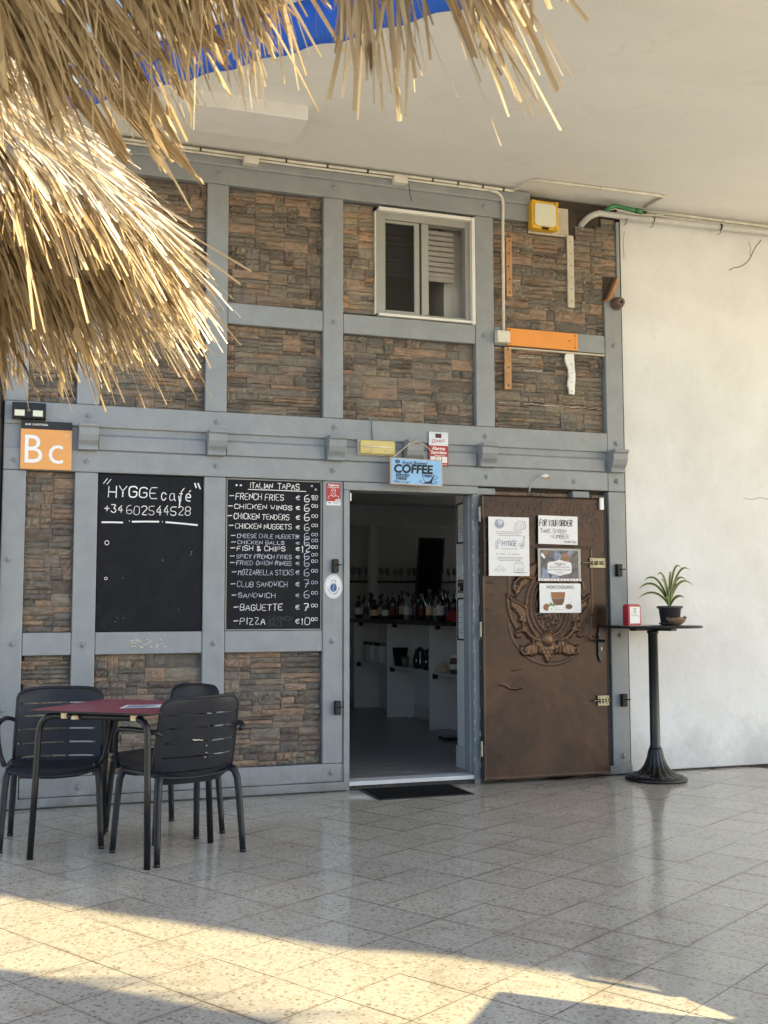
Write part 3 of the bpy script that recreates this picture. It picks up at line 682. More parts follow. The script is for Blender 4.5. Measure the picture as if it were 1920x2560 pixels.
# ---- hammered copper door, folded back against the wall
D0, D1, DZ0, DZ1, DY = 3.197, 4.205, .030, 2.060, -.088
nx, nz = 168, 300
U, V = np.meshgrid(np.linspace(D0, D1, nx), np.linspace(DZ0, DZ1, nz))
H = np.zeros_like(U)
def mx(h): 
    global H; H = np.maximum(H, h)
def capsule(x0, z0, x1, z1, r, amp):
    dx, dz = x1-x0, z1-z0; L2 = dx*dx+dz*dz+1e-9
    t = np.clip(((U-x0)*dx+(V-z0)*dz)/L2, 0, 1); d = np.hypot(U-(x0+t*dx), V-(z0+t*dz))
    mx(amp*np.sqrt(np.clip(1-(d/r)**2, 0, 1)))
def curve(pts, r, amp, r1=None):
    r1 = r1 or r
    for i in range(len(pts)-1):
        q = i/max(1, len(pts)-2); capsule(*pts[i], *pts[i+1], r*(1-q)+r1*q, amp)
def spiral(x, z, R, turns, a0, sgn, r, amp):
    curve([(x+R*(1-i/(24*turns)*.92)*math.cos(a0+sgn*2*PI*i/24), z+R*(1-i/(24*turns)*.92)*math.sin(a0+sgn*2*PI*i/24)) for i in range(int(24*turns))], r, amp, r*.6)
CX, CZ = 3.722, 1.255
def ell(rx, rz, w, amp, z0=-9, z1=9):
    global H
    q = np.hypot((U-CX)/rx, (V-CZ)/rz); d = np.abs(q-1)*min(rx, rz)
    h = amp*np.sqrt(np.clip(1-(d/w)**2, 0, 1)); mx(np.where((V > z0) & (V < z1), h, 0))
ell(.185, .255, .010, .010); ell(.150, .215, .010, .011); ell(.118, .18, .007, .006)
for i in range(70):      # beading
    a = 2*PI*i/70; capsule(CX+.168*math.cos(a), CZ+.236*math.sin(a), CX+.168*math.cos(a)+.0001, CZ+.236*math.sin(a), .0065, .010)
for sg in (-1, 1):
    for i in range(8):   # pleated wings, upper
        x = CX+sg*(.16+.014*i); capsule(x-sg*.03, 1.46-.012*i, x-sg*.09, 1.58-.006*i, .0065, .009)
    for i in range(7):   # pleated wings, lower
        x = CX+sg*(.205+.017*i); capsule(x, 1.24+.012*i, x-sg*.012, 1.14+.018*i, .008, .010)
    curve([(CX+sg*.19, 1.245), (CX+sg*.23, 1.275), (CX+sg*.29, 1.30), (CX+sg*.335, 1.335)], .012, .013)
    curve([(CX+sg*.335, 1.335), (CX+sg*.33, 1.24), (CX+sg*.305, 1.16), (CX+sg*.27, 1.10)], .008, .010)
    curve([(CX+sg*.14, 1.46), (CX+sg*.19, 1.47), (CX+sg*.235, 1.465), (CX+sg*.275, 1.43), (CX+sg*.285, 1.38), (CX+sg*.26, 1.345)], .018, .018, .010)
    spiral(CX+sg*.252, 1.375, .030, 1.6, PI/2, -sg, .008, .014)
    for i in range(6): capsule(CX+sg*(.19+.012*i), 1.445-.014*i, CX+sg*(.23+.008*i), 1.43-.02*i, .010, .014)
    for i in range(7):   # acanthus leaves down the side of the shield
        a = (-20-11*i)*PI/180; x, z = CX+sg*.225*math.cos(a), CZ+.30*math.sin(a)
        capsule(x, z, x+sg*.045*math.cos(a-.6), z+.02-.045*math.sin(.3+.1*i), .015, .017); capsule(x, z-.02, x+sg*.02, z+.03, .011, .015)
    curve([(CX+sg*.09, 1.01), (CX+sg*.14, 1.03), (CX+sg*.19, 1.075), (CX+sg*.235, 1.085), (CX+sg*.27, 1.07)], .018, .019, .012)
    spiral(CX+sg*.248, 1.055, .027, 1.7, PI*.45 if sg > 0 else PI*.55, -sg, .008, .016)
    for i in range(8):   # shell at the foot
        a = (-165+17*i)*PI/180; x0, z0 = CX+sg*.15, .985
        capsule(x0+sg*-.02*math.cos(a), z0-.01, x0-sg*.062*math.cos(a), z0+.062*math.sin(a)-.02, .0085, .014)
    spiral(CX+sg*.19, .935, .045, .7, PI*.2 if sg > 0 else PI*.8, -sg, .012, .016)
    for i in range(4): capsule(CX+sg*(.07+.02*i), .98, CX+sg*(.05+.03*i), .92, .011, .015)
q = np.hypot((U-3.700), (V-1.015)); mx(.030*np.sqrt(np.clip(1-(q/.062)**2, 0, 1)))
for j in range(5):       # scales of the pine cone
    for i in range(5-j): capsule(3.700+(i-(4-j)/2)*.030, .975-.026*j, 3.700+(i-(4-j)/2)*.030, .968-.026*j, .0165, .018)
rr_ = random.Random(5)
for _ in range(90):      # rough field inside the shield
    a, q_ = rr_.uniform(0, 2*PI), rr_.random()**.5; x, z = CX+.10*q_*math.cos(a), CZ+.16*q_*math.sin(a)
    capsule(x, z, x+rr_.uniform(-.015, .015), z+rr_.uniform(-.03, .03), .008, rr_.uniform(.004, .011))
# raised outline around the crest
curve([(3.46, 1.685), (4.06, 1.685)], .004, .004); curve([(3.40, 1.66), (3.40, 1.20)], .004, .004); curve([(4.075, 1.68), (4.075, 1.20)], .007, .007)
curve([(3.735+.34*math.cos(PI+PI*i/30), 1.16-.33*math.sin(PI*i/30)) for i in range(31)], .005, .0035)
curve([(3.735+.31*math.cos(PI*1.5+PI*.5*i/16), 1.155-.30*math.cos(PI*.5*i/16)) for i in range(17)], .004, .004)
curve([(3.32, .70), (3.36, .695), (3.40, .67), (3.45, .665), (3.50, .675)], .005, .006); curve([(3.42, .80), (3.50, .81)], .004, .005)
for _ in range(330):     # hammered dots near the top
    x, z = rr_.uniform(3.22, 4.17), 2.02-abs(rr_.gauss(0, .17)); 
    if z > 1.2: capsule(x, z, x+.0005, z, rr_.uniform(.004, .0065), .0035)
for _ in range(12): 
    z = rr_.uniform(1.2, 2.0); capsule(3.225+abs(rr_.gauss(0, .03)), z, 3.226+abs(rr_.gauss(0, .02)), z, .005, .003)
low = .0012*np.sin(U*9+2*np.sin(V*3))*np.sin(V*7+1.3)
edge = np.minimum.reduce([U-D0, D1-U, V-DZ0, DZ1-V]); rim = np.where(edge < .012, .006*np.clip(1-edge/.012, 0, 1), 0)
Yv = DY-(H*.95+low+rim)
vs = np.stack([U, Yv, V], -1).reshape(-1, 3)
me = bpy.data.meshes.new('door_skin'); idx = np.arange(nx*nz).reshape(nz, nx)
fs = np.stack([idx[:-1, :-1], idx[:-1, 1:], idx[1:, 1:], idx[1:, :-1]], -1).reshape(-1, 4)
me.from_pydata(vs.tolist(), [], fs.tolist()); me.materials.append(MT['copper']); me.polygons.foreach_set('use_smooth', [True]*len(fs))
at_ = me.attributes.new('relief', 'FLOAT', 'POINT'); at_.data.foreach_set('value', np.clip(H.reshape(-1)/.018, 0, 1).astype('f'))
door = obj('door', MB().box(D0, D1, -.086, -.042, DZ0, DZ1), 'gap_dirt', fr, bev=.002, label='hammered copper clad door folded open against the wall')
dsk = bpy.data.objects.new('copper_sheet', me); link(dsk, door)
mb = MB()
for z in (1.915, 1.09, .25):
    mb.tube([(3.183, -.075, z-.045), (3.183, -.075, z+.045)], .011, 10); mb.tube([(3.183, -.075, z-.052), (3.183, -.075, z-.046)], .013, 10); mb.tube([(3.183, -.075, z+.046), (3.183, -.075, z+.054)], .013, 10)
    mb.box(3.183, 3.20, -.080, -.070, z-.03, z+.03)
obj('hinge', mb, 'steel', door, smooth=False)
mb = MB(); yy = DY-.012
prof = [(4.134, 1.117), (4.148, 1.095), (4.152, 1.06), (4.160, 1.05), (4.153, 1.03), (4.158, .99), (4.156, .92), (4.160, .90), (4.153, .885), (4.150, .862), (4.139, .844)]
pl = prof+[(8.278-x-.004, z) for x, z in reversed(prof[1:-1])]
i0 = len(mb.v); mb.v += [(x-.002, yy-.006, z) for x, z in pl]+[(x-.002, yy+.012, z) for x, z in pl]; n = len(pl)
mb.f += [tuple(range(n)), tuple(reversed(range(n, 2*n)))]+[(i, n+i, n+(i+1) % n, (i+1) % n) for i in range(n)]; mb.mi += [0]*(n+2)
mb.tube([(4.142, yy-.004, 1.0), (4.142, yy-.05, 1.0)], .010, 8); mb.tube([(4.142, yy-.05, 1.0), (4.11, yy-.052, 1.0), (4.08, yy-.05, 1.008), (4.062, yy-.046, 1.03), (4.045, yy-.045, 1.038)], [.010, .008, .0075, .007, .006], 8)
obj('door_handle', mb, 'iron', door); mb = MB(); disc(mb, 4.141, .944, .007, .012, yy-.0075, n=14); mb.box(4.138, 4.144, yy-.008, yy-.007, .925, .94); obj('keyhole', mb, 'brass', door)
def latch(x0, x1, z0, z1, xb):
    mb = MB(); zm = (z0+z1)/2
    mb.box(x0, x1, yy-.004, yy+.01, z0, zm-.012); mb.box(x0, x1, yy-.004, yy+.01, zm+.012, z1); mb.tube([(xb, yy-.012, zm), (x1+.006, yy-.012, zm)], .0055, 8)
    for x in (x0+.02, (x0+x1)/2, x1-.02): mb.box(x-.004, x+.004, yy-.018, yy-.004, zm-.014, zm+.014)
    mb.tube([(x0+.03, yy-.012, zm), (x0+.03, yy-.03, zm-.018)], .005, 6)
    o = obj('sliding_bolt', mb, 'brass', door)
    mb = MB()
    for x in (x0+.014, x1-.014):
        for z in (z0+.012, z1-.012): disc(mb, x, z, .004, .004, yy-.0055, n=8)
    obj('screw', mb, 'black_void', door)
latch(4.06, 4.188, 1.540, 1.610, 3.992); latch(4.105, 4.196, .527, .599, 4.068)
obj('alarm_magnet', MB().box(4.150, 4.182, yy-.012, yy+.01, 1.972, 2.062), 'white_metal', door, bev=.003)

# ---- upstairs window (white reveal, sliding aluminium sashes, roller shutter half down)
win = obj('window', MB().box(2.424, 2.431, .01, .12, 3.345, 4.110).box(3.172, 3.198, -.012, .12, 3.325, 4.137).box(2.448, 3.172, -.006, .12, 4.112, 4.138).box(2.448, 3.172, -.010, .12, 3.334, 3.352), 'chip_white', fr, bev=.003,
          label='sliding aluminium window in a white reveal')
win.data.materials[0] = MT['foam2']
mb = MB(); y0 = .03
mb.box(2.431, 2.502, y0-.01, y0+.08, 3.352, 4.112); mb.box(3.135, 3.172, y0, y0+.08, 3.352, 4.112); mb.box(2.502, 3.135, y0, y0+.08, 4.062, 4.112); mb.box(2.502, 3.135, y0, y0+.08, 3.352, 3.375)
obj('window_frame', mb, 'alu', win, bev=.003)
mb = MB()
mb.box(2.502, 2.512, y0+.01, y0+.045, 3.376, 4.060); mb.box(2.735, 2.775, y0+.01, y0+.045, 3.376, 4.060); mb.box(2.512, 2.735, y0+.01, y0+.045, 4.040, 4.060); mb.box(2.512, 2.735, y0+.01, y0+.045, 3.376, 3.392)
obj('sliding_sash', mb, 'alu', win, bev=.002)
obj('sash_stile', MB().box(2.790, 2.845, y0+.004, y0+.078, 3.376, 4.060), 'alu', win, bev=.003)
obj('pane', MB().box(2.510, 2.737, y0+.024, y0+.030, 3.390, 4.042), 'pane', win)
mb = MB()
for i in range(9): mb.prism([(y0+.11, 4.06-i*.040), (y0+.097, 4.05-i*.040), (y0+.100, 4.024-i*.040), (y0+.11, 4.021-i*.040)], 2.502, 3.085)
mb.box(2.502, 3.085, y0+.095, y0+.112, 3.665, 3.70)
obj('roller_shutter', mb, 'shutter', win, bev=.001)
mb = MB(); mb.box(2.45, 3.18, .9, .92, 3.3, 4.15); mb.box(2.40, 2.45, .2, .92, 3.3, 4.15); mb.box(3.04, 3.2, .22, .92, 3.3, 4.15); mb.box(2.4, 3.2, .2, .92, 4.138, 4.2); mb.box(2.4, 3.2, .2, .92, 3.25, 3.333)
obj('upstairs_recess', mb, 'inner_wall', fr)

# ================================================================ INTERIOR
struct(obj('inner_floor', MB().box(-1, 8, .14, 7.2, -.01, .0525), 'inner_floor'))
inf = bpy.data.objects['inner_floor']
pm = MB().box(-.2985, .2985, -.0985, .0985, -.006, 0).mesh('plank_tile', 'inner_floor'); big_ = []
ca = math.radians(-26)
for i in range(-14, 16):
    for j in range(-34, 36):
        u, v = (i+(j % 3)/3)*.6, j*.2; x, y = 3+u*math.cos(ca)-v*math.sin(ca), 3+u*math.sin(ca)+v*math.cos(ca)
        if 1.6 < x < 5 and .3 < y < 6.4: 
            if abs(x-(2.2+(y+7.3)*.0+.33*y)) < 1.15 and len(big_) < 290: big_.append((x, y))
for x, y in big_:
    o = bpy.data.objects.new('plank_tile', pm); link(o, inf); o.location = (x, y, .0535+rnd.uniform(0, .0006)); o.rotation_euler = (0, 0, ca)
struct(obj('inner_ceiling', MB().box(-1, 8, .21, 7.2, 2.52, 2.60), 'inner_wall'))
struct(obj('inner_back_wall', MB().box(-1, 6.4, 6.9, 7.1, -.01, 2.55).box(6.4, 8, 6.9, 7.1, 2.2, 2.55), 'inner_wall'))  # gap at the unseen right end added to let skylight in
struct(obj('inner_side_wall', MB().box(-1.1, -1, .2, 2.0, -.01, 2.55).box(-1.1, -1, 3.3, 7.1, -.01, 2.55).box(-1.1, -1, 2.0, 3.3, -.01, 1.0).box(-1.1, -1, 2.0, 3.3, 1.8, 2.55).box(8, 8.1, .2, 7.1, -.01, 2.55).box(-1, -.07, .201, .25, -.01, 2.55).box(4.45, 8, .201, .25, -.01, 2.55), 'inner_wall'))  # opening in the unseen left wall added to brighten the room
struct(obj('inner_bulkhead', MB().box(-1, 8, 5.6, 5.75, 2.27, 2.52), 'inner_white'))
struct(obj('inner_pillar', MB().box(4.30, 4.40, 5.9, 6.0, .05, 2.5), 'inner_white'))
stub = struct(obj('entrance_side_wall', MB().box(3.235, 3.42, .205, .49, .05, 2.52), 'inner_white')); stub.data.materials[0] = MT['foam2']
obj('skirting', MB().box(3.222, 3.234, .205, .49, .054, .21), 'inner_wall', stub)
# bar counter seen from its open side
bar = thing('bar_counter', 'black topped bar counter with white divider panels inside the doorway', 'counter', (4.1, 3.8, .05))
obj('counter_top', MB().box(3.86, 4.62, 2.15, 5.75, 1.072, 1.115), 'inner_dark', bar, bev=.004)
for y in (2.84, 4.12, 5.34): obj('divider', MB().box(3.915, 4.235, y-.012, y+.012, .056, 1.070), 'inner_white', bar)
obj('back_panel', MB().box(4.236, 4.256, 2.2, 5.7, .056, 1.070), 'inner_white', bar)
mb = MB()
for a, b in ((2.2, 2.826), (2.854, 4.106), (4.134, 5.326), (5.354, 5.7)): mb.box(3.93, 4.234, a, b, .600, .618)
obj('shelf', mb, 'inner_white', bar)
for y in (2.80, 4.08, 5.30):
    obj('bracket', MB().box(3.94, 3.99, y, y+.016, .55, .598), 'inner_dark', bar); obj('bracket', MB().box(3.97, 4.02, y, y+.016, 1.03, 1.07), 'inner_dark', bar)
for y in (2.82, 4.10): obj('foot', MB().lathe([(.03, 0), (.03, .03)], 12, (4.16, y-.03, .055)), 'inner_white', bar)
obj('skirting', MB().box(4.222, 4.235, 2.86, 4.10, .056, .20), 'inner_wall', bar)
obj('black_column', MB().box(4.26, 4.40, 2.2, 2.32, .056, 1.068), 'inner_dark', bar)
tag(obj('fridge_side', MB().box(3.72, 3.95, 1.95, 2.12, .056, .085).box(4.22, 4.6, 1.7, 2.10, .056, 1.95), 'inner_dark', bev=.004), 'dark cabinet side between the bar counter and the white entrance wall', 'cabinet')
# bottles on the bar
def bottle(x, y, kind, i):
    h = {'wine': .31, 'gin': .27, 'syrup': .29, 'squat': .22}[kind]; r = {'wine': .038, 'gin': .043, 'syrup': .034, 'squat': .052}[kind]
    gl = ['glass_dark', 'glass_green', 'glass_brown', 'glass_clear'][i % 4]
    mb = MB().lathe([(r*.9, 0), (r, .008), (r, h*.58), (r*.85, h*.68), (r*.38, h*.78), (r*.34, h*.95), (r*.42, h*.955), (r*.42, h)], 16, (x, y, 1.116)); mb.smooth = True
    o = obj('bottle', mb, gl)
    obj('bottle_label', MB().lathe([(r*1.015, h*.18), (r*1.02, h*.2), (r*1.02, h*.46), (r*1.015, h*.48)], 16, (x, y, 1.116)), ['paper', 'cream_plastic', 'label_blue', 'paper', 'label_red'][i % 5], o, smooth=True)
    obj('bottle_cap', MB().lathe([(r*.45, h*.9), (r*.45, h*1.01)], 10, (x, y, 1.116)), ['ink', 'brass', 'ink'][i % 3], o)
    return o
NUM = ['first', 'second', 'third', 'fourth', 'fifth', 'sixth', 'seventh', 'eighth', 'ninth', 'tenth']
for row in range(3):
    for i in range(9):
        q = (i*7+row*5) % 11; kd = ['wine', 'gin', 'squat', 'syrup', 'gin', 'syrup', 'wine'][q % 7]; ci = i+row*2
        o = bottle(3.93+.13*row+rnd.uniform(-.02, .02), 2.60+.33*i+.11*row+rnd.uniform(-.03, .03), kd, ci)
        lb = '%s %s bottle, %s label, %s from the doorway in the %s bar row' % (['dark', 'green', 'brown', 'clear'][ci % 4], {'wine': 'tall', 'gin': 'broad', 'squat': 'squat', 'syrup': 'slim'}[kd], ['white', 'cream', 'blue', 'pale', 'red'][ci % 5], NUM[i], ['front', 'middle', 'back'][row])
        tag(o, lb, 'bottle', 'bottles standing on the bar counter')
t = thing('crate', 'red plastic crate at the near end of the bar', 'crate', (4.05, 2.38, 1.116))
obj('crate_body', MB().box(3.96, 4.16, 2.27, 2.29, 1.117, 1.21).box(3.96, 4.16, 2.47, 2.49, 1.117, 1.21).box(3.96, 3.975, 2.29, 2.47, 1.117, 1.21).box(4.145, 4.16, 2.29, 2.47, 1.117, 1.21).box(3.97, 4.15, 2.28, 2.48, 1.117, 1.125), 'red_plastic', t, bev=.002)
t = thing('box', 'green carton standing in the red crate', 'carton', (4.08, 2.4, 1.126)); obj('carton_body', MB().box(4.05, 4.13, 2.36, 2.42, 1.127, 1.30), 'lime_green', t, bev=.002)
mb = MB(); hand(mb, 'NON', 4.055, 1.26, .07, .03, .004, 2.3585); obj('printed_mark', mb, 'white_print', t)
# glasses on a shelf against the back wall
sh = thing('glass_shelf', 'long wall shelf carrying rows of glasses behind the bar', 'shelf', (5.0, 6.7, 1.6))
obj('shelf_board', MB().box(4.25, 5.9, 6.55, 6.88, 1.58, 1.60), 'inner_dark', sh)
gm = MB().lathe([(.028, 0), (.028, .004), (.004, .008), (.004, .07), (.03, .10), (.036, .15), (.030, .18)], 10); gm.smooth = True; gme = gm.mesh('wine_glass', 'glass_clear')
for i in range(16):
    o = bpy.data.objects.new('wine_glass', gme); COL.objects.link(o); o.location = (4.32+.098*i, 6.66+.05*(i % 2), 1.601)
    tag(o, '%s stemmed wine glass from the left on the shelf behind the bar' % (NUM+['eleventh', 'twelfth', 'thirteenth', 'fourteenth', 'fifteenth', 'sixteenth'])[i], 'glass', 'wine glasses on the back shelf')
o = obj('mirror', MB().obox((5.25, 6.3, 1.55), (.20, .04, 0), (0, .015, 0), (.05, 0, .62)), 'inner_dark', bev=.004); tag(o, 'tall black framed mirror leaning behind the bar', 'mirror')
obj('mirror_glass', MB().obox((5.25, 6.282, 1.55), (.165, .033, 0), (0, .002, 0), (.046, 0, .58)), 'pane', o)
# coffee boxes, jars, kettles on the shelf
for i, (y, w, lb) in enumerate(((5.02, .11, 'grey coffee carton at the far end under the bar top'), (4.84, .09, 'white coffee carton in the middle of the three under the bar'), (4.58, .17, 'widest white coffee carton beside the divider'))):
    t = thing('carton', lb, 'carton', (4.05, y, .62), 'coffee cartons on the shelf under the bar')
    obj('carton_body', MB().box(3.955, 4.13, y-w/2, y+w/2, .620, .86), 'inner_white' if i else 'inner_wall', t, bev=.002)
    obj('dark_band', MB().box(3.953, 4.132, y-w/2-.002, y+w/2+.002, .815, .852), 'ink', t)
    mb = MB(); font_mesh(mb, 'BORBO', .030, 3.965, .822, y-w/2-.0035); obj('printed_name', mb, 'white_print', t)
t = thing('ice_bucket', 'dark tapered bucket with a metal cup on the bar shelf', 'bucket', (4.03, 3.98, .62))
obj('bucket_body', MB().lathe([(.06, 0), (.085, .19), (.09, .195), (.08, .195)], 16, (4.01, 3.95, .619)), 'black_plastic', t, smooth=True)
t = thing('metal_cup', 'small steel cup beside the dark bucket on the bar shelf', 'cup', (4.0, 3.7, .62)); obj('cup_body', MB().lathe([(.035, 0), (.045, .11), (.04, .11), (.03, .01)], 16, (3.99, 3.74, .619)), 'steel', t, smooth=True)
for i, (y, lb) in enumerate(((3.42, 'left of two dark steel jugs on the bar shelf'), (3.14, 'right of two dark steel jugs beside the divider'))):
    t = thing('jug', lb, 'jug', (4.05, y, .62), 'steel jugs under the bar')
    mb = MB().lathe([(.07, 0), (.082, .03), (.078, .10), (.055, .17), (.055, .19), (.03, .205), (.012, .22)], 16, (4.04, y, .619)); obj('jug_body', mb, 'glass_dark', t, smooth=True)
    obj('handle', MB().tube([(4.04, y-.07, .79), (4.04, y-.12, .77), (4.04, y-.12, .68), (4.04, y-.08, .65)], .008, 6), 'black_plastic', t)
t = thing('jar', 'large spread jar with white lid and red lettering on the bar shelf', 'jar', (4.05, 2.5, .62))
obj('jar_body', MB().lathe([(.05, 0), (.062, .02), (.062, .10), (.05, .14), (.045, .15)], 16, (4.04, 2.45, .619)), 'choc', t, smooth=True)
obj('jar_lid', MB().lathe([(.05, .15), (.05, .175)], 16, (4.04, 2.45, .619)), 'white_print', t); obj('jar_label', MB().lathe([(.0635, .04), (.0635, .09)], 16, (4.04, 2.45, .619)), 'paper', t, smooth=True)
mb = MB(); font_mesh(mb, 'nutella', .026, 4.0, .672, 2.3845); obj('printed_name', mb, 'red_print', t)
t = thing('bag', 'crumpled pale bag on the bar shelf beside the jar', 'bag', (4.0, 2.68, .62)); mb = MB().lathe([(.05, 0), (.06, .02), (.05, .06), (.02, .09), (.01, .10)], 12, (3.99, 2.68, .619), flute=.2, fn=5); obj('bag_body', mb, 'cream_plastic', t, smooth=True)
# framed notices, thermostat and tag on the entrance side wall (its face looks left)
def notice(z0, z1, label):
    t = thing('framed_notice', label, 'notice', (3.232, .36, z0), 'framed notices on the entrance side wall')
    obj('picture_frame', MB().box(3.222, 3.234, .285, .450, z0, z0+.012).box(3.222, 3.234, .285, .450, z1-.012, z1).box(3.222, 3.234, .285, .297, z0+.012, z1-.012).box(3.222, 3.234, .438, .450, z0+.012, z1-.012), 'ink', t)
    obj('sheet', MB().box(3.228, 3.2335, .297, .438, z0+.012, z1-.012), 'paper', t)
    mb = MB()
    for i in range(12):
        z = z1-.06-i*(z1-z0-.1)/12; y1 = .425-rnd.choice((0, 0, .02, .05))
        mb.quad((3.2275, .31, z), (3.2275, y1, z), (3.2275, y1, z+.004), (3.2275, .31, z+.004))
    obj('printed_lines', mb, 'sleeve', t)
notice(1.73, 2.04, 'upper black framed notice inside the door on the right'); notice(1.0, 1.32, 'lower black framed notice inside the door on the right')
t = thing('thermostat', 'white wall box between the two framed notices', 'wall box', (3.23, .36, 1.45)); obj('casing', MB().box(3.205, 3.234, .30, .41, 1.40, 1.575), 'white_metal', t, bev=.008)
t = thing('hanging_sign', 'tiny black hanging sign with figures below the white wall box', 'sign', (3.21, .36, 1.36)); obj('board', MB().box(3.165, 3.232, .296, .299, 1.355, 1.455), 'ink', t, bev=.002)
mb = MB(); hand(mb, 'OPEN', 3.17, 1.43, .055, .016, .003, .2945); mb.ribbon([(3.172, 1.375), (3.178, 1.40)], .008, .2945); mb.ribbon([(3.22, 1.375), (3.216, 1.40)], .008, .2945); mb.ribbon([(3.175, 1.363), (3.225, 1.363)], .004, .2945); obj('printed_marks', mb, 'cream_plastic', t)
obj('string', MB().tube([(3.17, .297, 1.455), (3.20, .297, 1.50), (3.228, .297, 1.457)], .0015, 5), 'steel', t)

# ================================================================ BOARDS, SIGNS AND FITTINGS ON THE FRONT
# left chalkboard
t = thing('chalkboard', 'left chalkboard with the cafe name and phone number above an empty smeared field', 'chalkboard', (.865, .03, 1.1))
obj('board', MB().box(.524, 1.206, .020, .050, 1.098, 2.122), 'chalkboard', t, bev=.003)
mb = MB(); yb = .0185; R_ = random.Random(3)
def LX(px): return .524+(px-236)*(.682/(512-236)) if False else None
for a in ((.555, 2.058, .580, 2.092), (.578, 2.055, .603, 2.088)): mb.ribbon([(a[0], a[1]), (a[2], a[3])], .0045, yb)
for a in ((1.160, 2.052, 1.150, 2.080), (1.187, 2.045, 1.172, 2.080)): mb.ribbon([(a[0], a[1]), (a[2], a[3])], .010, yb)
hand(mb, 'HYGGE', .588, 1.972, .330, .072, .0095, yb, r=R_, jit=.6); hand(mb, 'caf\u00e9', .930, 1.958, .215, .078, .0085, yb, r=R_, jit=.5)
mb.ribbon([(1.045, 1.99), (1.052, 1.95), (1.050, 1.915)], .008, yb)
obj('chalk_title', mb, 'chalk', t); mb = MB()
hand(mb, '+34', .565, 1.872, .125, .048, .0065, yb, r=R_); hand(mb, '602544528', .705, 1.862, .430, .060, .0065, yb, r=R_)
obj('chalk_phone_number', mb, 'chalk', t); mb = MB()
for x0, x1, z0, z1 in ((.552, .682, 1.805, 1.806), (.745, .915, 1.813, 1.817), (.963, 1.170, 1.815, 1.800)): mb.ribbon([(x0, z0), ((x0+x1)/2, (z0+z1)/2+.001), (x1, z1)], .011, yb)
for x in (.726, .940): mb.ribbon([(x, 1.812), (x-.001, 1.822)], .003, yb)
obj('chalk_underline', mb, 'chalk', t)
R_ = random.Random(4)
mb = MB(); ring(mb, .585, 1.672, .013, .014, .004, yb); ring(mb, .583, 1.440, .009, .008, .003, yb)
for _ in range(8):
    x, z = R_.uniform(.55, 1.18), R_.uniform(1.12, 1.72); mb.ribbon([(x, z), (x+.002, z+R_.uniform(.001, .008))], .0016, yb)
obj('chalk_marks', mb, 'chalk', t)
# menu chalkboard
t = thing('chalkboard', 'right chalkboard listing italian tapas and their prices beside the doorway', 'chalkboard', (1.7, .03, 1.1))
obj('board', MB().box(1.364, 2.030, .020, .050, 1.098, 2.122), 'chalkboard', t, bev=.003)
mb = MB()
for a in ((1.364, 2.030, 1.098, 1.104), (1.364, 2.030, 2.116, 2.122)): mb.box(a[0], a[1], .012, .022, a[2], a[3])
mb.box(1.364, 1.370, .012, .022, 1.104, 2.116); mb.box(2.024, 2.030, .012, .022, 1.104, 2.116)
obj('edge_trim', mb, 'alu', t, bev=.001)
mb = MB(); mb2 = MB(); R_ = random.Random(11)
def bx_(q): return 1.364+(q-120)/1190*.667     # board zoom columns to metres along the wall
def bz_(q, col=600): return 2.126-(q-60-40*(col-120)/1190)/(1870-45*(col-120)/1190)*1.03
for q in (238, 290): mb.ribbon([(bx_(q), bz_(165)), (bx_(q)+.006, bz_(160))], .011, yb)
ring(mb, bx_(1185), bz_(160, 1185), .005, .004, .004, yb); ring(mb, bx_(1235), bz_(205, 1235), .005, .004, .004, yb)
hand(mb, 'ITALIAN', bx_(405), bz_(185, 400), .165, .036, .0058, yb, r=R_); hand(mb, 'TAPAS', bx_(752), bz_(198, 750), .160, .040, .0058, yb, r=R_)
mb.ribbon([(bx_(385), bz_(203, 385)), (bx_(700), bz_(213, 700)), (bx_(1110), bz_(228, 1110))], .005, yb)
obj('chalk_title', mb, 'chalk', t)
rows = [('FRENCH FRIES', 235, 840, 335, 80, '6', '50', 0), ('CHICKEN WINGS', 220, 950, 450, 60, '6', '00', 0), ('CHICKEN TENDERS', 215, 910, 575, 72, '6', '00', 0), ('CHICKEN NUGGETS', 232, 940, 690, 66, '6', '00', 0),
        ('CHEESE CHILE NUGGETS', 258, 1015, 805, 52, '6', '00', 1), ('CHICKEN BALLS', 262, 850, 880, 44, '6', '00', 1), ('FISH & CHIPS', 255, 865, 960, 60, '12', '00', 0), ('SPICY FRENCH FRIES', 250, 940, 1055, 52, '6', '00', 1),
        ('FRIED ONION RINGS', 250, 940, 1135, 54, '6', '00', 1), ('MOZZARELLA STICKS', 275, 965, 1255, 68, '6', '00', 1), ('CLUB SANDWICH', 262, 890, 1400, 68, '7', '00', 1), ('SANDWICH', 275, 745, 1530, 58, '6', '00', 1),
        ('BAGUETTE', 300, 835, 1685, 78, '7', '00', 0), ('PIZZA', 300, 625, 1855, 84, '10', '00', 0)]
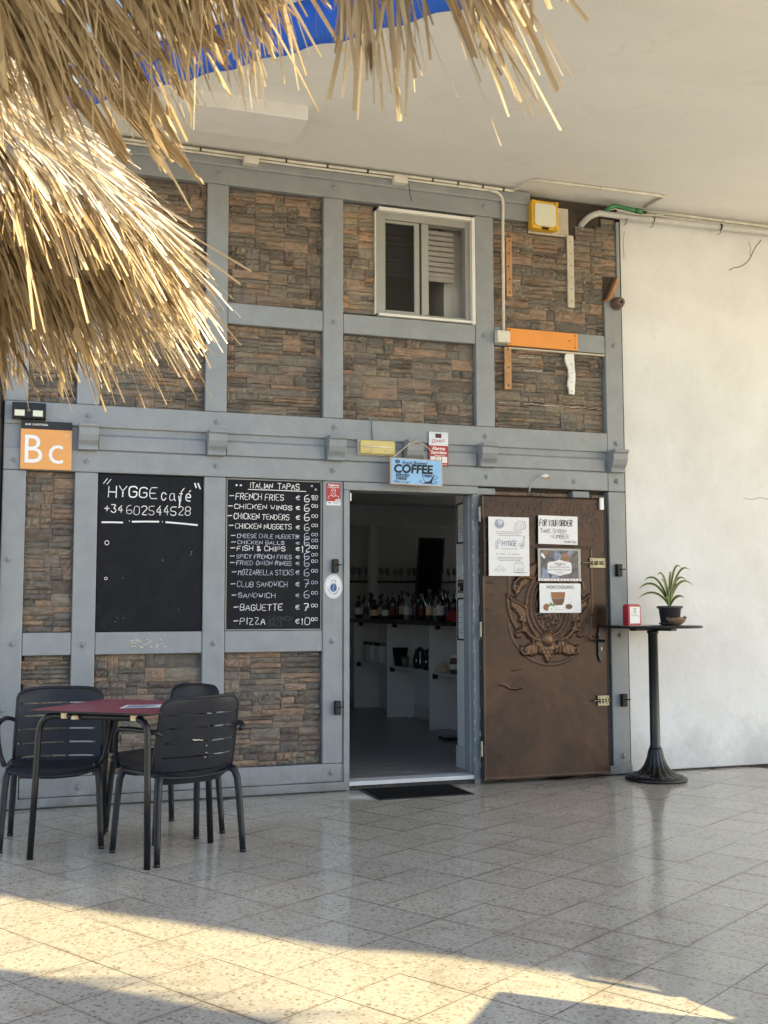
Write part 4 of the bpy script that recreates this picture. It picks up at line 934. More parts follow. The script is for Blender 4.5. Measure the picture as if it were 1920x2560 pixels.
for tx, q0, q1, zb, hh, eu, ct, thin in rows:
    mr = MB(); tgt = mr; mb = mr; h = hh/1870*1.03; sw = .0042 if thin else .0056
    z = bz_(zb, 600)
    hand(tgt, tx, bx_(q0), z, bx_(q1)-bx_(q0), h*.95, sw, yb, r=R_)
    x = q0-75; mb.ribbon([(bx_(max(x, 135)), z+h*.5), (bx_(max(x, 135)+50), z+h*.55)], .0055, yb)
    hand(tgt, 'e', bx_(985), z+h*.1, .036, h*.75, sw, yb, r=R_)
    hand(mb, eu, bx_(1050 if len(eu) > 1 else 1090), z-.004, .076 if len(eu) > 1 else .048, .050, sw*1.25, yb, r=R_)
    hand(mb, ct, bx_(1183), z+.022, .050, .020, .0046, yb, r=R_)
    if ct == '50': mb.ribbon([(bx_(1190), z+.012), (bx_(1255), z+.012)], .0035, yb)
    obj('chalk_line', mr, 'chalk_blue' if thin else 'chalk', t)
mb = MB()
for tx, x, z, w, h in (('SANDWICH', 1.66, 1.16, .17, .032), ('BALLS', 1.66, 1.125, .10, .03)): hand(mb, tx, x, z, w, h, .0035, yb+.0006, r=R_, jit=1.5)
obj('chalk_ghost_writing', mb, 'chalk_ghost', t)

# orange BAR CAFETERIA plate
t = thing('sign', 'orange square sign with large white letters under a black strip at the left end', 'sign', (.19, -.04, 2.13))
obj('plate', MB().box(.036, .349, -.036, -.016, 2.130, 2.388), 'sign_orange', t, bev=.002); obj('black_strip', MB().box(.038, .349, -.036, -.016, 2.389, 2.440), 'ink', t, bev=.001)
mb = MB(); font_mesh(mb, 'B', .262, .044, 2.170, -.0375, sx=.88, off=.000); font_mesh(mb, 'c', .262, .196, 2.170, -.0375, sx=.96, off=-.001)
font_mesh(mb, 'BAR CAFETER\u00cdA', .0165, .062, 2.411, -.0375, sx=1.05, off=.0004, space=1.15)
ring(mb, .310, 2.358, .005, .006, .0012, -.0375); ring(mb, .325, 2.356, .004, .004, .0012, -.0375); mb.ribbon([(.304, 2.346), (.318, 2.346)], .0012, -.0375)
obj('lettering', mb, 'white_print', t)
t = thing('solar_lamp', 'black twin panel spotlight above the orange sign under the thatch fringe', 'lamp', (.08, -.05, 2.45))
obj('casing', MB().box(-.02, .185, -.075, -.005, 2.448, 2.55), 'black_plastic', t, bev=.005)
for x in (-.005, .105): obj('led_panel', MB().box(x, x+.06, -.080, -.0745, 2.462, 2.50), 'lens', t)
mb = MB().lathe([(.001, -.012), (.010, -.006), (.013, 0)], 12, (.08, -.078, 2.50), ax='y'); obj('sensor', mb, 'steel', t, smooth=True)

# black shutter catches
def catch(x, z, label, arm):
    t = thing('catch', label, 'catch', (x, -.02, z), 'black catches on the posts')
    obj('catch_body', MB().box(x-.022, x+.022, -.040, .001, z-.047, z+.047), 'black_plastic', t, bev=.006)
    obj('catch_lever', MB().tube([(x-.004, -.044, z+.004), (x+arm, -.050, z+.008)], .0045, 6), 'iron', t)
catch(2.120, 1.535, 'upper black catch on the post left of the doorway above the oval sticker', .035); catch(2.138, .566, 'lower black catch on the post left of the doorway', .035)
catch(4.352, 1.525, 'upper black catch on the right corner post beside the high table', .040); catch(4.372, .552, 'lower black catch on the right corner post beside the high table', .040)
# stickers
t = thing('sticker', 'red guard sticker with a capped figure on the post left of the doorway', 'sticker', (2.11, -.002, 1.96))
obj('sheet', MB().box(2.060, 2.162, -.0025, .0, 1.986, 2.112), 'red_print', t); obj('white_strip', MB().box(2.060, 2.162, -.0026, -.0002, 1.957, 1.985), 'paper', t)
mb = MB(); font_mesh(mb, 'Vigilante', .022, 2.111, 2.091, -.0035, align='CENTER', off=.0006, sx=1.05)
mb.ribbon([(2.068, 2.083), (2.154, 2.082)], .003, -.0035); ring(mb, 2.111, 2.066, .016, .007, .0028, -.0035); mb.ribbon([(2.097, 2.060), (2.101, 2.045), (2.111, 2.039), (2.121, 2.045), (2.125, 2.060)], .0026, -.0035)
mb.ribbon([(2.072, 2.0), (2.074, 2.018), (2.092, 2.026), (2.111, 2.018), (2.130, 2.026), (2.148, 2.018), (2.150, 2.0)], .0028, -.0035); mb.ribbon([(2.094, 2.040), (2.101, 2.024), (2.111, 2.030), (2.121, 2.024), (2.128, 2.040)], .0024, -.0035)
mb.ribbon([(2.128, 1.994), (2.158, 1.994)], .012, -.0035)
obj('printed_marks', mb, 'white_print', t)
mb = MB(); hand(mb, '2424', 2.130, 1.990, .028, .008, .0015, -.0042); mb.ribbon([(2.075, 1.975), (2.090, 1.974)], .006, -.0036); hand(mb, 'MNEA', 2.112, 1.970, .04, .007, .002, -.0036)
obj('printed_text', mb, 'ink', t)
t = thing('sticker', 'oval white coffee sticker with a dark blue bean and crown below the upper catch', 'sticker', (2.111, -.002, 1.3))
mb = MB(); i0 = len(mb.v); n = 32
pts = [(2.112+.046*math.cos(2*PI*i/n), 1.394+.084*math.sin(2*PI*i/n)) for i in range(n)]; pts = [(2.112+(x-2.112)*1.42, z) for x, z in pts]
mb.v = [(x, -.0028, z) for x, z in pts]+[(x, 0, z) for x, z in pts]; mb.f = [tuple(range(n)), tuple(reversed(range(n, 2*n)))]+[(i, n+i, n+(i+1) % n, (i+1) % n) for i in range(n)]; mb.mi = [0]*len(mb.f)
obj('sheet', mb, 'paper', t)
mb = MB(); ring(mb, 2.112, 1.394, .058, .076, .0016, -.0034); disc(mb, 2.112, 1.386, .024, .030, -.0036)
mb.ribbon([(2.098, 1.418), (2.100, 1.44), (2.106, 1.428), (2.112, 1.444), (2.118, 1.428), (2.124, 1.44), (2.128, 1.418)], .0035, -.0036)
for i, ch in enumerate('CAFFE BORBONE'):      # letters set round the lower rim
    a = math.radians(190+i*13.3); font_mesh(mb, ch, .020, 2.112+.046*math.cos(a), 1.394+.060*math.sin(a), -.0034, rot=a+PI/2, align='CENTER')
obj('printed_marks', mb, 'ink_blue', t)
mb = MB(); mb.ribbon([(2.108, 1.412), (2.116, 1.395), (2.108, 1.378), (2.114, 1.360)], .002, -.0044); obj('bean_line', mb, 'paper', t)
mb = MB(); R_ = random.Random(9)
for _ in range(26): x, z = R_.uniform(.74, .96), R_.uniform(.99, 1.05); mb.ribbon([(x, z), (x+R_.uniform(.004, .02), z+R_.uniform(-.003, .003))], R_.uniform(.003, .008), .0042)
o = obj('sticker_residue', mb, 'cream_plastic'); tag(o, 'scraped remains of a sticker on the rail under the left chalkboard', 'sticker')

# alarm sticker plate
t = thing('sticker', 'silver and red alarm notice partly behind the blue coffee sign', 'sticker', (2.89, -.01, 2.27))
obj('silver_half', MB().box(2.819, 2.967, -.020, -.008, 2.410, 2.508), 'silver_print', t); obj('red_half', MB().box(2.819, 2.967, -.020, -.008, 2.262, 2.4095), 'red_print', t)
mb = MB(); mb.box(2.868, 2.915, -.0212, -.0202, 2.466, 2.496); obj('dark_badge', mb, 'ink', t)
mb = MB(); [ring(mb, 2.878+.014*i, 2.483, .004, .005, .0018, -.0216) for i in range(3)]; obj('badge_marks', mb, 'red_print', t)
mb = MB(); font_mesh(mb, 'Direct', .040, 2.838, 2.424, -.0210, shear=.25, rot=.14); obj('red_script', mb, 'red_print', t)
mb = MB(); font_mesh(mb, 'Alarma', .034, 2.893, 2.378, -.0210, align='CENTER', off=.001); font_mesh(mb, 'Zerovision', .031, 2.893, 2.350, -.0210, align='CENTER', off=.001, sx=.9)
mb.ribbon([(2.86, 2.338), (2.94, 2.337)], .003, -.021); [mb.box(2.829+i*.045, 2.868+i*.045, -.0213, -.0203, 2.285, 2.330) for i in range(3)]; mb.ribbon([(2.83, 2.272), (2.955, 2.272)], .003, -.021)
obj('white_lettering', mb, 'white_print', t)
# hanging coffee sign, tilted a little
t = thing('sign', 'light blue hanging sign advertising fresh brewed coffee with a cup drawing', 'sign', (2.68, -.12, 2.09))
rotc = Matrix.Translation((2.680, -.128, 2.196)) @ Matrix.Rotation(math.radians(1.2), 4, 'Y') @ Matrix.Rotation(math.radians(-4), 4, 'X')
def placed(name, mb, m, bev=0): mb.xform(rotc); return obj(name, mb, m, t, bev=bev)
placed('board', MB().box(-.196, .196, -.006, .008, -.096, .096), 'sign_edge', .002); placed('blue_face', MB().box(-.186, .188, -.0075, -.0062, -.088, .088), 'sky_blue')
mb = MB(); yy = -.009
disc(mb, -.143, .067, .019, .013, yy); 
font_mesh(mb, 'Fresh Brewed', .036, -.110, .048, yy, shear=.35, rot=.03, off=.0005, sx=.92); 
font_mesh(mb, 'COFFEE', .082, -.172, -.012, yy, rot=.025, shear=.1, off=.0035, sx=1.02)
font_mesh(mb, 'SERVED', .028, -.160, -.038, yy, shear=.15, off=.001, sx=1.1); font_mesh(mb, 'HERE', .030, -.155, -.062, yy, shear=.15, off=.001, sx=1.15); font_mesh(mb, 'Have a cup!', .024, -.178, -.082, yy, shear=.5, sx=1.1)
ring(mb, .085, -.020, .045, .012, .003, yy); mb.ribbon([(.040, -.020), (.050, -.050), (.062, -.068), (.108, -.068), (.120, -.050), (.130, -.020)], .003, yy); ring(mb, .140, -.032, .016, .013, .003, yy); ring(mb, .085, -.066, .068, .013, .003, yy, a0=PI, a1=2*PI)
mb.ribbon([(.017, -.066), (.04, -.058)], .003, yy); mb.ribbon([(.153, -.066), (.125, -.056)], .003, yy); mb.ribbon([(.085, -.015), (.088, .0), (.096, .012), (.098, .022)], .003, yy)
mb.poly([(.095, yy, -.062), (.120, yy, -.030), (.125, yy, -.028), (.112, yy, -.060), (.118, yy, -.075), (.05, yy, -.078), (.06, yy, -.070)])
placed('black_print', mb, 'ink'); mb = MB(); font_mesh(mb, '25\u00a2', .018, -.143, .061, yy-.0012, align='CENTER'); placed('price_print', mb, 'sky_blue')
mb = MB(); disc(mb, .085, -.022, .032, .007, yy-.0004); placed('blue_coffee', mb, 'ink_blue')
obj('cord', MB().tube([(2.505, -.135, 2.292), (2.634, -.122, 2.400), (2.690, -.120, 2.415), (2.745, -.122, 2.395), (2.858, -.137, 2.290)], .0028, 6), 'cream_plastic', t)
# emergency lamp over the door with its cable
t = thing('emergency_lamp', 'yellowed rectangular emergency lamp above the doorway', 'lamp', (2.42, -.03, 2.32))
obj('housing', MB().box(2.283, 2.553, -.030, .016, 2.316, 2.425), 'pvc', t, bev=.004); obj('cover', MB().box(2.288, 2.548, -.062, -.031, 2.321, 2.420), 'em_cover', t, bev=.008)
obj('tube', MB().tube([(2.308, -.0655, 2.374), (2.528, -.0655, 2.370)], .006, 8), 'em_tube', t, smooth=True)
mb = MB(); [disc(mb, x, z, .005, .005, -.0635, n=8) for x, z in ((2.312, 2.374), (2.524, 2.370), (2.365, 2.348), (2.470, 2.346))]; mb.ribbon([(2.305, 2.335), (2.38, 2.334)], .003, -.0635); obj('dark_marks', mb, 'raw_wood', t)
obj('cable', MB().tube([(2.36, .03, 2.59), (2.375, -.004, 2.582), (2.392, -.012, 2.55), (2.396, -.012, 2.43)], .0055, 6), 'paint', t, smooth=True)
# rope of small flexible lamp on lower beam
t = thing('reading_lamp', 'little white clip lamp on a bent stem above the copper door', 'lamp', (3.7, -.02, 2.2))
obj('stem', MB().tube([(3.62, -.012, 2.125), (3.63, -.030, 2.150), (3.655, -.045, 2.19), (3.70, -.05, 2.215)], .0035, 6), 'pvc_grey', t); obj('head', MB().lathe([(.004, 0), (.016, .006), (.016, .018), (.004, .024)], 12, (3.725, -.062, 2.216), ax='y'), 'white_metal', t, smooth=True)
obj('head_arm', MB().tube([(3.695, -.05, 2.213), (3.755, -.05, 2.220)], .009, 8), 'white_metal', t); obj('wood_plate', MB().box(3.74, 3.79, -.010, -.004, 2.203, 2.232), 'raw_wood', t); obj('stem_foot', MB().tube([(3.618, -.012, 2.132), (3.612, -.012, 2.10)], .007, 8), 'steel', t)

# right bay: battens, boards, floodlight
for (x0, x1, z0, z1, lb) in ((3.458, 3.506, 3.568, 4.020, 'upper brown drilled batten left of the work light'), (3.436, 3.492, 2.862, 3.182, 'lower brown drilled batten below the orange plank')):
    t = thing('batten', lb, 'batten', (x0, 0, z0), 'brown drilled battens'); obj('strip', MB().box(x0, x1, .006, .024, z0, z1), 'raw_wood', t, bev=.003)
    mb = MB(); n = int((z1-z0)/.09); [disc(mb, (x0+x1)/2+rnd.uniform(-.006, .006), z0+.03+i*(z1-z0-.05)/max(1, n-1), .006, .008, .0052, n=8) for i in range(n)]; obj('screw_hole', mb, 'black_void', t)
t = thing('batten', 'tall pale drilled batten right of the work light', 'batten', (4.0, 0, 3.5)); obj('strip', MB().box(3.975, 4.032, .008, .026, 3.530, 4.096), 'pale_strip', t, bev=.003)
mb = MB(); [disc(mb, 4.004, 3.58+.093*i, .005, .005, .0072, n=8) for i in range(6)]; obj('screw_hole', mb, 'black_void', t)
mb = MB(); [mb.ribbon([(4.034+rnd.uniform(-.004, .004), 3.60+.012*i), (4.042+rnd.uniform(-.004, .006), 3.608+.012*i)], .003, .0125) for i in range(11)]; obj('blue_thread', mb, 'blue_fabric', t)
t = thing('filler_strip', 'white foamy filler strip below the orange plank', 'filler', (4.0, 0, 2.9)); mb = MB(); R_ = random.Random(2)
L0 = [(3.958+R_.uniform(-.006, .006)-(.014 if 3.10 < 2.86+i*.032 < 3.16 else 0)+(.012 if i < 7 else 0), 2.858+i*.0323) for i in range(11)]; Rr = [(4.024+R_.uniform(-.005, .005), 2.858+i*.0323) for i in range(11)]
for i in range(10):
    mb.quad((L0[i][0], .012, L0[i][1]), (Rr[i][0], .014, Rr[i][1]), (Rr[i+1][0], .010, Rr[i+1][1]), (L0[i+1][0], .013, L0[i+1][1])); mb.quad((L0[i][0], .03, L0[i][1]), (L0[i][0], .012, L0[i][1]), (L0[i+1][0], .013, L0[i+1][1]), (L0[i+1][0], .03, L0[i+1][1])); mb.quad((Rr[i][0], .014, Rr[i][1]), (Rr[i][0], .03, Rr[i][1]), (Rr[i+1][0], .03, Rr[i+1][1]), (Rr[i+1][0], .010, Rr[i+1][1]))
obj('filler', mb, 'foam', t); mb = MB(); [disc(mb, 3.995, 2.88+.07*i, .004, .004, .0085, n=8) for i in range(4)]; obj('screw_hole', mb, 'black_void', t)
t = thing('plank', 'bright orange plank screwed across the right grey rail', 'plank', (3.74, -.01, 3.19)); obj('board', MB().box(3.446, 4.038, -.020, .003, 3.190, 3.322), 'orange_board', t, bev=.006)
mb = MB(); [disc(mb, x, z, .006, .006, -.0208, n=8) for x, z in ((3.466, 3.305), (3.466, 3.207), (4.012, 3.302), (4.012, 3.210), (3.965, 3.26))]; mb.ribbon([(4.013, 3.29), (4.014, 3.22)], .0018, -.0207); obj('screw', mb, 'black_void', t)
obj('support_ledge', MB().box(3.47, 4.28, .0, .03, 3.170, 3.182), 'pale_strip', t)
t = thing('work_light', 'square yellow framed work light in the top right bay', 'lamp', (3.77, -.05, 4.1))
mb = MB(); c_ = (3.757, 4.205); w_ = .113
def octo(w, h, ch): return [(-w+ch, -h), (w-ch, -h), (w, -h+ch), (w, h-ch), (w-ch, h), (-w+ch, h), (-w, h-ch), (-w, -h+ch)]
def octbox(mb, o_, y0, y1, cx, cz):
    i = len(mb.v); n = len(o_); mb.v += [(cx+x, y0, cz+z) for x, z in o_]+[(cx+x, y1, cz+z) for x, z in o_]; mb.f += [tuple(i+q for q in range(n)), tuple(i+n+q for q in reversed(range(n)))]+[(i+q, i+n+q, i+n+(q+1) % n, i+(q+1) % n) for q in range(n)]; mb.mi += [0]*(n+2)
octbox(mb, octo(.112, .110, .018), -.055, .01, *c_); obj('lamp_frame', mb, 'yellow_plastic', t, bev=.005)
for sx in (-1, 1):
    for sz in (-1, 1): obj('corner_guard', MB().box(c_[0]+sx*.098-.014, c_[0]+sx*.098+.014, -.066, -.02, c_[1]+sz*.096-.014, c_[1]+sz*.096+.014), 'yellow_plastic', t, bev=.006)
mb = MB(); octbox(mb, octo(.088, .088, .018), -.064, -.054, *c_); obj('lens', mb, 'lens', t, bev=.003)
obj('latch', MB().box(c_[0]-.028, c_[0]+.028, -.070, -.05, c_[1]-.110, c_[1]-.098), 'black_plastic', t, bev=.002)
t = thing('bell', 'brown round ceramic insulator hanging at the top of the corner post', 'bell', (4.38, -.06, 3.58))
obj('bell_body', MB().lathe([(.012, .02), (.047, .018), (.050, 0), (.047, -.022), (.040, -.028), (.040, -.045), (.032, -.062), (.014, -.066), (.012, -.05)], 20, (4.385, -.02, 3.586), ax='y'), 'insulator', t, smooth=True)
mb = MB(); disc(mb, 4.385, 3.586, .013, .013, -.071, n=12); obj('opening', mb, 'black_void', t); obj('wire', MB().tube([(4.36, -.005, 3.68), (4.372, -.01, 3.63)], .002, 5), 'iron', t)

# conduits under the soffit
def pipe(name, pts, r, mat, parent, n=10):
    return obj(name, MB().tube(pts, r, n), mat, parent, smooth=True)
def arc3(a, c, b, n=6): 
    a, b, c = map(Vector, (a, b, c)); return [tuple((1-t)**2*a+2*t*(1-t)*c+t*t*b) for t in [i/n for i in range(n+1)]]
t = thing('conduit_run', 'long white cable conduit under the soffit with three small junction boxes', 'conduit', (1.8, -.04, 4.36))
pipe('conduit', [(x, -.040, 4.370+.002*math.sin(x*3)) for x in np.linspace(-.05, 3.50, 22)], .0105, 'pvc', t); pipe('conduit', [(x, -.036, 4.348+.002*math.sin(x*2+1)) for x in np.linspace(-.05, 3.30, 20)], .0085, 'pvc', t)
for x in (.461, 1.496, 2.59): obj('junction_box', MB().box(x-.052, x+.052, -.085, -.022, 4.300, 4.352), 'pvc', t, bev=.005)
for x in (.8, 1.15, 1.75, 2.05, 2.35, 2.85, 3.05, 3.25, 3.42): obj('clip', MB().tube([(x-.006, -.040, 4.37), (x+.006, -.040, 4.37)], .0145, 8), 'iron', t)
obj('loose_wire', MB().tube([(2.662, -.05, 4.31), (2.664, -.055, 4.27), (2.672, -.055, 4.22), (2.684, -.052, 4.185)], .0028, 6), 'ink', t)
t = thing('conduit_drop', 'white conduit dropping down the wall to a square box beside the orange plank', 'conduit', (3.42, -.02, 3.2))
pipe('conduit', [(3.30, -.036, 4.348)]+arc3((3.34, -.036, 4.347), (3.425, -.030, 4.345), (3.427, -.018, 4.25))+[(3.424, -.014, 4.1), (3.424, -.014, 3.7), (3.420, -.014, 3.28)], .0115, 'pvc', t)
obj('box', MB().box(3.350, 3.455, -.062, .002, 3.196, 3.288), 'pvc', t, bev=.009)
t = thing('conduit_loop', 'white conduit looping out across the soffit near the corner and on over the white wall', 'conduit', (4.2, -.2, 4.38))
pipe('conduit', [(3.50, -.036, 4.372)]+arc3((3.53, -.08, 4.382), (3.555, -.22, 4.386), (3.60, -.245, 4.386))+[(4.0, -.255, 4.386), (4.60, -.265, 4.386), (4.672, -.262, 4.386), (4.640, -.03, 4.384)], .0115, 'pvc', t)
pipe('conduit', [(4.635, .02, 4.372), (5.2, .02, 4.374), (8.0, .02, 4.376)], .0125, 'pvc', t); pipe('conduit', [(4.60, .02, 4.345), (5.2, .022, 4.347), (8.0, .022, 4.35)], .0095, 'pvc', t)
for x, y in ((3.61, -.245), (4.12, -.257), (4.85, .02), (5.4, .02), (6.0, .02)): obj('clip', MB().tube([(x-.008, y, 4.384 if y < 0 else 4.370), (x+.008, y, 4.384 if y < 0 else 4.370)], .0155, 8), 'pvc_grey', t)
t = thing('drain_pipe', 'thick pale pipe bending out of the wall cavity and running over the white wall', 'pipe', (4.3, -.03, 4.27))
pipe('pipe_length', [(4.12, .10, 4.16), (4.118, .03, 4.205)]+arc3((4.13, -.01, 4.225), (4.16, -.028, 4.262), (4.24, -.03, 4.285))+[(4.40, -.03, 4.283), (4.80, -.022, 4.29), (5.9, -.005, 4.318), (8, .02, 4.34)], .0235, 'pvc_grey', t, 14)
for x, z in ((4.48, 4.284), (4.72, 4.289), (5.35, 4.303)): obj('pipe_clip', MB().tube([(x-.004, -.025, z), (x+.004, -.025, z)], .026, 12), 'iron', t); obj('clip_tail', MB().tube([(x, -.02, z-.022), (x+.01, -.01, z-.04), (x+.002, .02, z-.05)], .003, 5), 'iron', t)
t = thing('hose', 'short green hose end lying along the top of the pipe at the corner', 'hose', (4.45, -.05, 4.33))
pipe('hose_length', [(4.26, -.01, 4.275), (4.30, -.045, 4.315)]+arc3((4.31, -.05, 4.322), (4.33, -.055, 4.350), (4.37, -.055, 4.348))+[(4.50, -.055, 4.338), (4.555, -.055, 4.334)], .017, 'green_hose', t, 12)
pipe('collar', [(4.545, -.055, 4.335), (4.60, -.055, 4.331)], .021, 'green_hose', t, 12); pipe('nozzle', [(4.60, -.055, 4.331), (4.645, -.055, 4.328)], .011, 'iron', t, 8)
pipe('white_cord', [(4.28, -.03, 4.30), (4.36, -.06, 4.325), (4.45, -.062, 4.305), (4.56, -.062, 4.30), (4.68, -.06, 4.312), (4.80, -.05, 4.33)], .004, 'pvc', t, 6)
t = thing('cable_run', 'thin white cable running down the edge of the white wall', 'cable', (4.455, .03, 0)); mb = MB()
mb.tube([(4.450, .045, z) for z in (.02, .8, 1.6, 2.4, 3.2, 4.0)], .006, 6); obj('cable', mb, 'white_metal', t)
for z in (.72, 1.95, 3.33): obj('clip', MB().box(4.440, 4.470, .036, .050, z-.006, z+.006), 'pvc', t)
obj('black_gap', MB().box(4.434, 4.4435, .012, .07, .0, 4.28), 'black_void', fr)

# ---- papers on the door
def sheet(name, x0, x1, z0, z1, label, cat, tilt=0, y=-.1145, mat='paper'):
    t = thing(name, label, cat, ((x0+x1)/2, y, z0))
    nx_, nz_ = 6, 6; mb = MB(); R_ = random.Random(int(x0*1000+z0*100)); cx, cz = (x0+x1)/2, (z0+z1)/2
    g = [[(cx+(x0+(x1-x0)*i/nx_-cx)*math.cos(tilt)-(z0+(z1-z0)*j/nz_-cz)*math.sin(tilt), y+(.0006*R_.random() if 0 < i < nx_ and 0 < j < nz_ else .0014*R_.random()), cz+(x0+(x1-x0)*i/nx_-cx)*math.sin(tilt)+(z0+(z1-z0)*j/nz_-cz)*math.cos(tilt)) for i in range(nx_+1)] for j in range(nz_+1)]
    for j in range(nz_):
        for i in range(nx_): mb.quad(g[j][i], g[j][i+1], g[j+1][i+1], g[j+1][i])
    obj('page', mb, mat, t); return t
def dr(t, name, mb, mat): return obj(name, mb, mat, t)
yp = -.1158
t = sheet('poster', 3.236, 3.558, 1.473, 1.898, 'tall white cafe poster with coffee and croissant line drawings on the copper door', 'poster')
mb = MB(); R_ = random.Random(21)
for i in range(6): ring(mb, 3.322, 1.848, .036-.005*i, .033-.005*i, .0022, yp, a0=R_.uniform(0, 3), a1=R_.uniform(5, 8))
dr(t, 'blue_drawing', mb, 'ink_blue')
mb = MB()
for i in range(5): mb.ribbon([(3.475-.017*i, 1.800+.004*i), (3.468-.010*i, 1.825+.010*i), (3.485-.003*i, 1.862+.006*i)][:3] if False else [(3.450+.019*i, 1.800+.003*i), (3.458+.019*i, 1.83+.006*i), (3.448+.018*i, 1.855+.004*i)], .0018, yp)
mb.ribbon([(3.437, 1.812), (3.452, 1.798), (3.49, 1.803), (3.525, 1.82), (3.53, 1.845), (3.51, 1.87), (3.478, 1.872), (3.452, 1.85), (3.437, 1.812)], .0018, yp)
for i, (w, z) in enumerate(((.20, 1.790), (.195, 1.777), (.165, 1.764), (.12, 1.668), (.18, 1.606), (.19, 1.595), (.165, 1.584))):
    x = 3.397-w/2
    while x < 3.397+w/2: l_ = R_.uniform(.008, .02); mb.ribbon([(x, z), (x+l_, z)], .0028, yp); x += l_+.004
mb.ribbon([(3.32, 1.630), (3.365, 1.630)], .003, yp); mb.ribbon([(3.415, 1.630), (3.475, 1.630)], .003, yp); ring(mb, 3.303, 1.631, .006, .006, .0016, yp); ring(mb, 3.394, 1.631, .006, .006, .0016, yp)
for x, z, a, b in ((3.300, 1.705, .010, .020), (3.318, 1.722, .012, .017), (3.300, 1.675, .012, .009), (3.488, 1.700, .016, .010), (3.512, 1.712, .010, .019), (3.500, 1.685, .015, .012), (3.516, 1.752, .008, .012)): ring(mb, x, z, a, b, .0018, yp, a0=.5, a1=6.6); mb.ribbon([(x-.003, z-b*.7), (x+.003, z+b*.7)], .0015, yp)
pts = [(3.285+.009*i, 1.50+abs(math.sin(i*1.7))*.05*math.sin(PI*i/9)+.01) for i in range(10)]; mb.ribbon(pts, .0018, yp); mb.ribbon([(3.28, 1.515), (3.31, 1.505), (3.33, 1.525), (3.355, 1.502)], .0018, yp)
mb.ribbon([(3.435, 1.510), (3.44, 1.565), (3.50, 1.558), (3.515, 1.552), (3.510, 1.502), (3.45, 1.498), (3.435, 1.510)], .0018, yp); mb.ribbon([(3.44, 1.565), (3.47, 1.577), (3.515, 1.568)], .0018, yp); mb.ribbon([(3.43, 1.497), (3.54, 1.497)], .0025, yp)
for i in range(9): x = 3.455+.006*i; mb.ribbon([(x, 1.505+.004*(i % 3)), (x+.001, 1.52+.006*(i % 4))], .0014, yp)
dr(t, 'grey_drawings', mb, 'photo_dark')
mb = MB(); hand(mb, 'HYGGE', 3.342, 1.690, .122, .034, .0042, yp, r=R_, jit=.3); mb.ribbon([(3.425, 1.731), (3.443, 1.731)], .0035, yp); dr(t, 'title', mb, 'ink_blue')
t = sheet('note', 3.633, 3.955, 1.707, 1.916, 'handwritten order note with three bold lines on the copper door', 'note', -.012)
mb = MB(); R_ = random.Random(8)
hand(mb, 'FOR YOUR', 3.644, 1.842, .150, .044, .0062, yp, r=R_); hand(mb, 'ORDER', 3.800, 1.843, .115, .042, .0080, yp, r=R_)
hand(mb, 'TAKE SPOON', 3.648, 1.789, .215, .030, .0036, yp, r=R_, jit=.6); hand(mb, 'NUMBER', 3.733, 1.750, .150, .030, .0036, yp, r=R_, jit=.6); hand(mb, 'THANK YOU', 3.838, 1.718, .105, .016, .0022, yp, r=R_, jit=.8)
dr(t, 'handwriting', mb, 'ink')
t = sheet('picture', 3.627, 3.976, 1.438, 1.676, 'sleeved picture with a white cafe motto label on the copper door', 'picture', 0, mat='sleeve')
mb = MB().box(3.648, 3.955, yp-.0003, yp+.0006, 1.458, 1.662); dr(t, 'photo', mb, 'photo_dark')
mb = MB(); y2 = yp-.0008; mb.poly([(3.755, y2, 1.60), (3.80, y2, 1.585), (3.82, y2, 1.625), (3.785, y2, 1.66), (3.76, y2, 1.66)]); mb.poly([(3.83, y2, 1.62), (3.87, y2, 1.60), (3.93, y2, 1.655), (3.88, y2, 1.66)]); mb.poly([(3.655, y2, 1.46), (3.72, y2, 1.46), (3.70, y2, 1.52), (3.66, y2, 1.54)]); mb.poly([(3.73, y2, 1.46), (3.80, y2, 1.46), (3.77, y2, 1.49), (3.74, y2, 1.50)]); dr(t, 'photo_blue_shapes', mb, 'photo_blue')
mb = MB(); mb.poly([(3.80, y2-.0002, 1.575), (3.86, y2-.0002, 1.565), (3.90, y2-.0002, 1.60), (3.87, y2-.0002, 1.645), (3.82, y2-.0002, 1.64)]); mb.poly([(3.66, y2, 1.64), (3.70, y2, 1.625), (3.71, y2, 1.66), (3.67, y2, 1.66)]); dr(t, 'photo_brown_shapes', mb, 'photo_brown')
mb = MB(); y3 = yp-.0014
mb.poly([(3.704, y3, 1.500), (3.722, y3, 1.492), (3.755, y3, 1.488), (3.80, y3, 1.476), (3.845, y3, 1.488), (3.878, y3, 1.492), (3.896, y3, 1.500), (3.900, y3, 1.535), (3.896, y3, 1.570), (3.878, y3, 1.578), (3.845, y3, 1.582), (3.80, y3, 1.594), (3.755, y3, 1.582), (3.722, y3, 1.578), (3.704, y3, 1.570), (3.700, y3, 1.535)]); mb.poly([(3.650, y3, 1.645), (3.67, y3, 1.635), (3.685, y3, 1.61), (3.675, y3, 1.60), (3.66, y3, 1.615), (3.651, y3, 1.62)])
mb.box(3.627, 3.976, yp-.0006, yp, 1.440, 1.455); dr(t, 'white_shapes', mb, 'paper')
mb = MB(); y4 = yp-.0022; font_mesh(mb, 'Hygge is', .032, 3.760, 1.556, y4, shear=.2, sx=.8); [font_mesh(mb, s_, .017, 3.800, z, y4, align='CENTER', sx=.82) for s_, z in (('taking the time to slow down,', 1.536), ('enjoy simple things and live every', 1.516), ('every day.', 1.496))]
[mb.ribbon([(3.64+.026*i, 1.4475), (3.645+.026*i+.006*(i % 3 == 0), 1.4475)], .006, yp-.0012) for i in range(13)]; dr(t, 'lettering', mb, 'photo_dark')
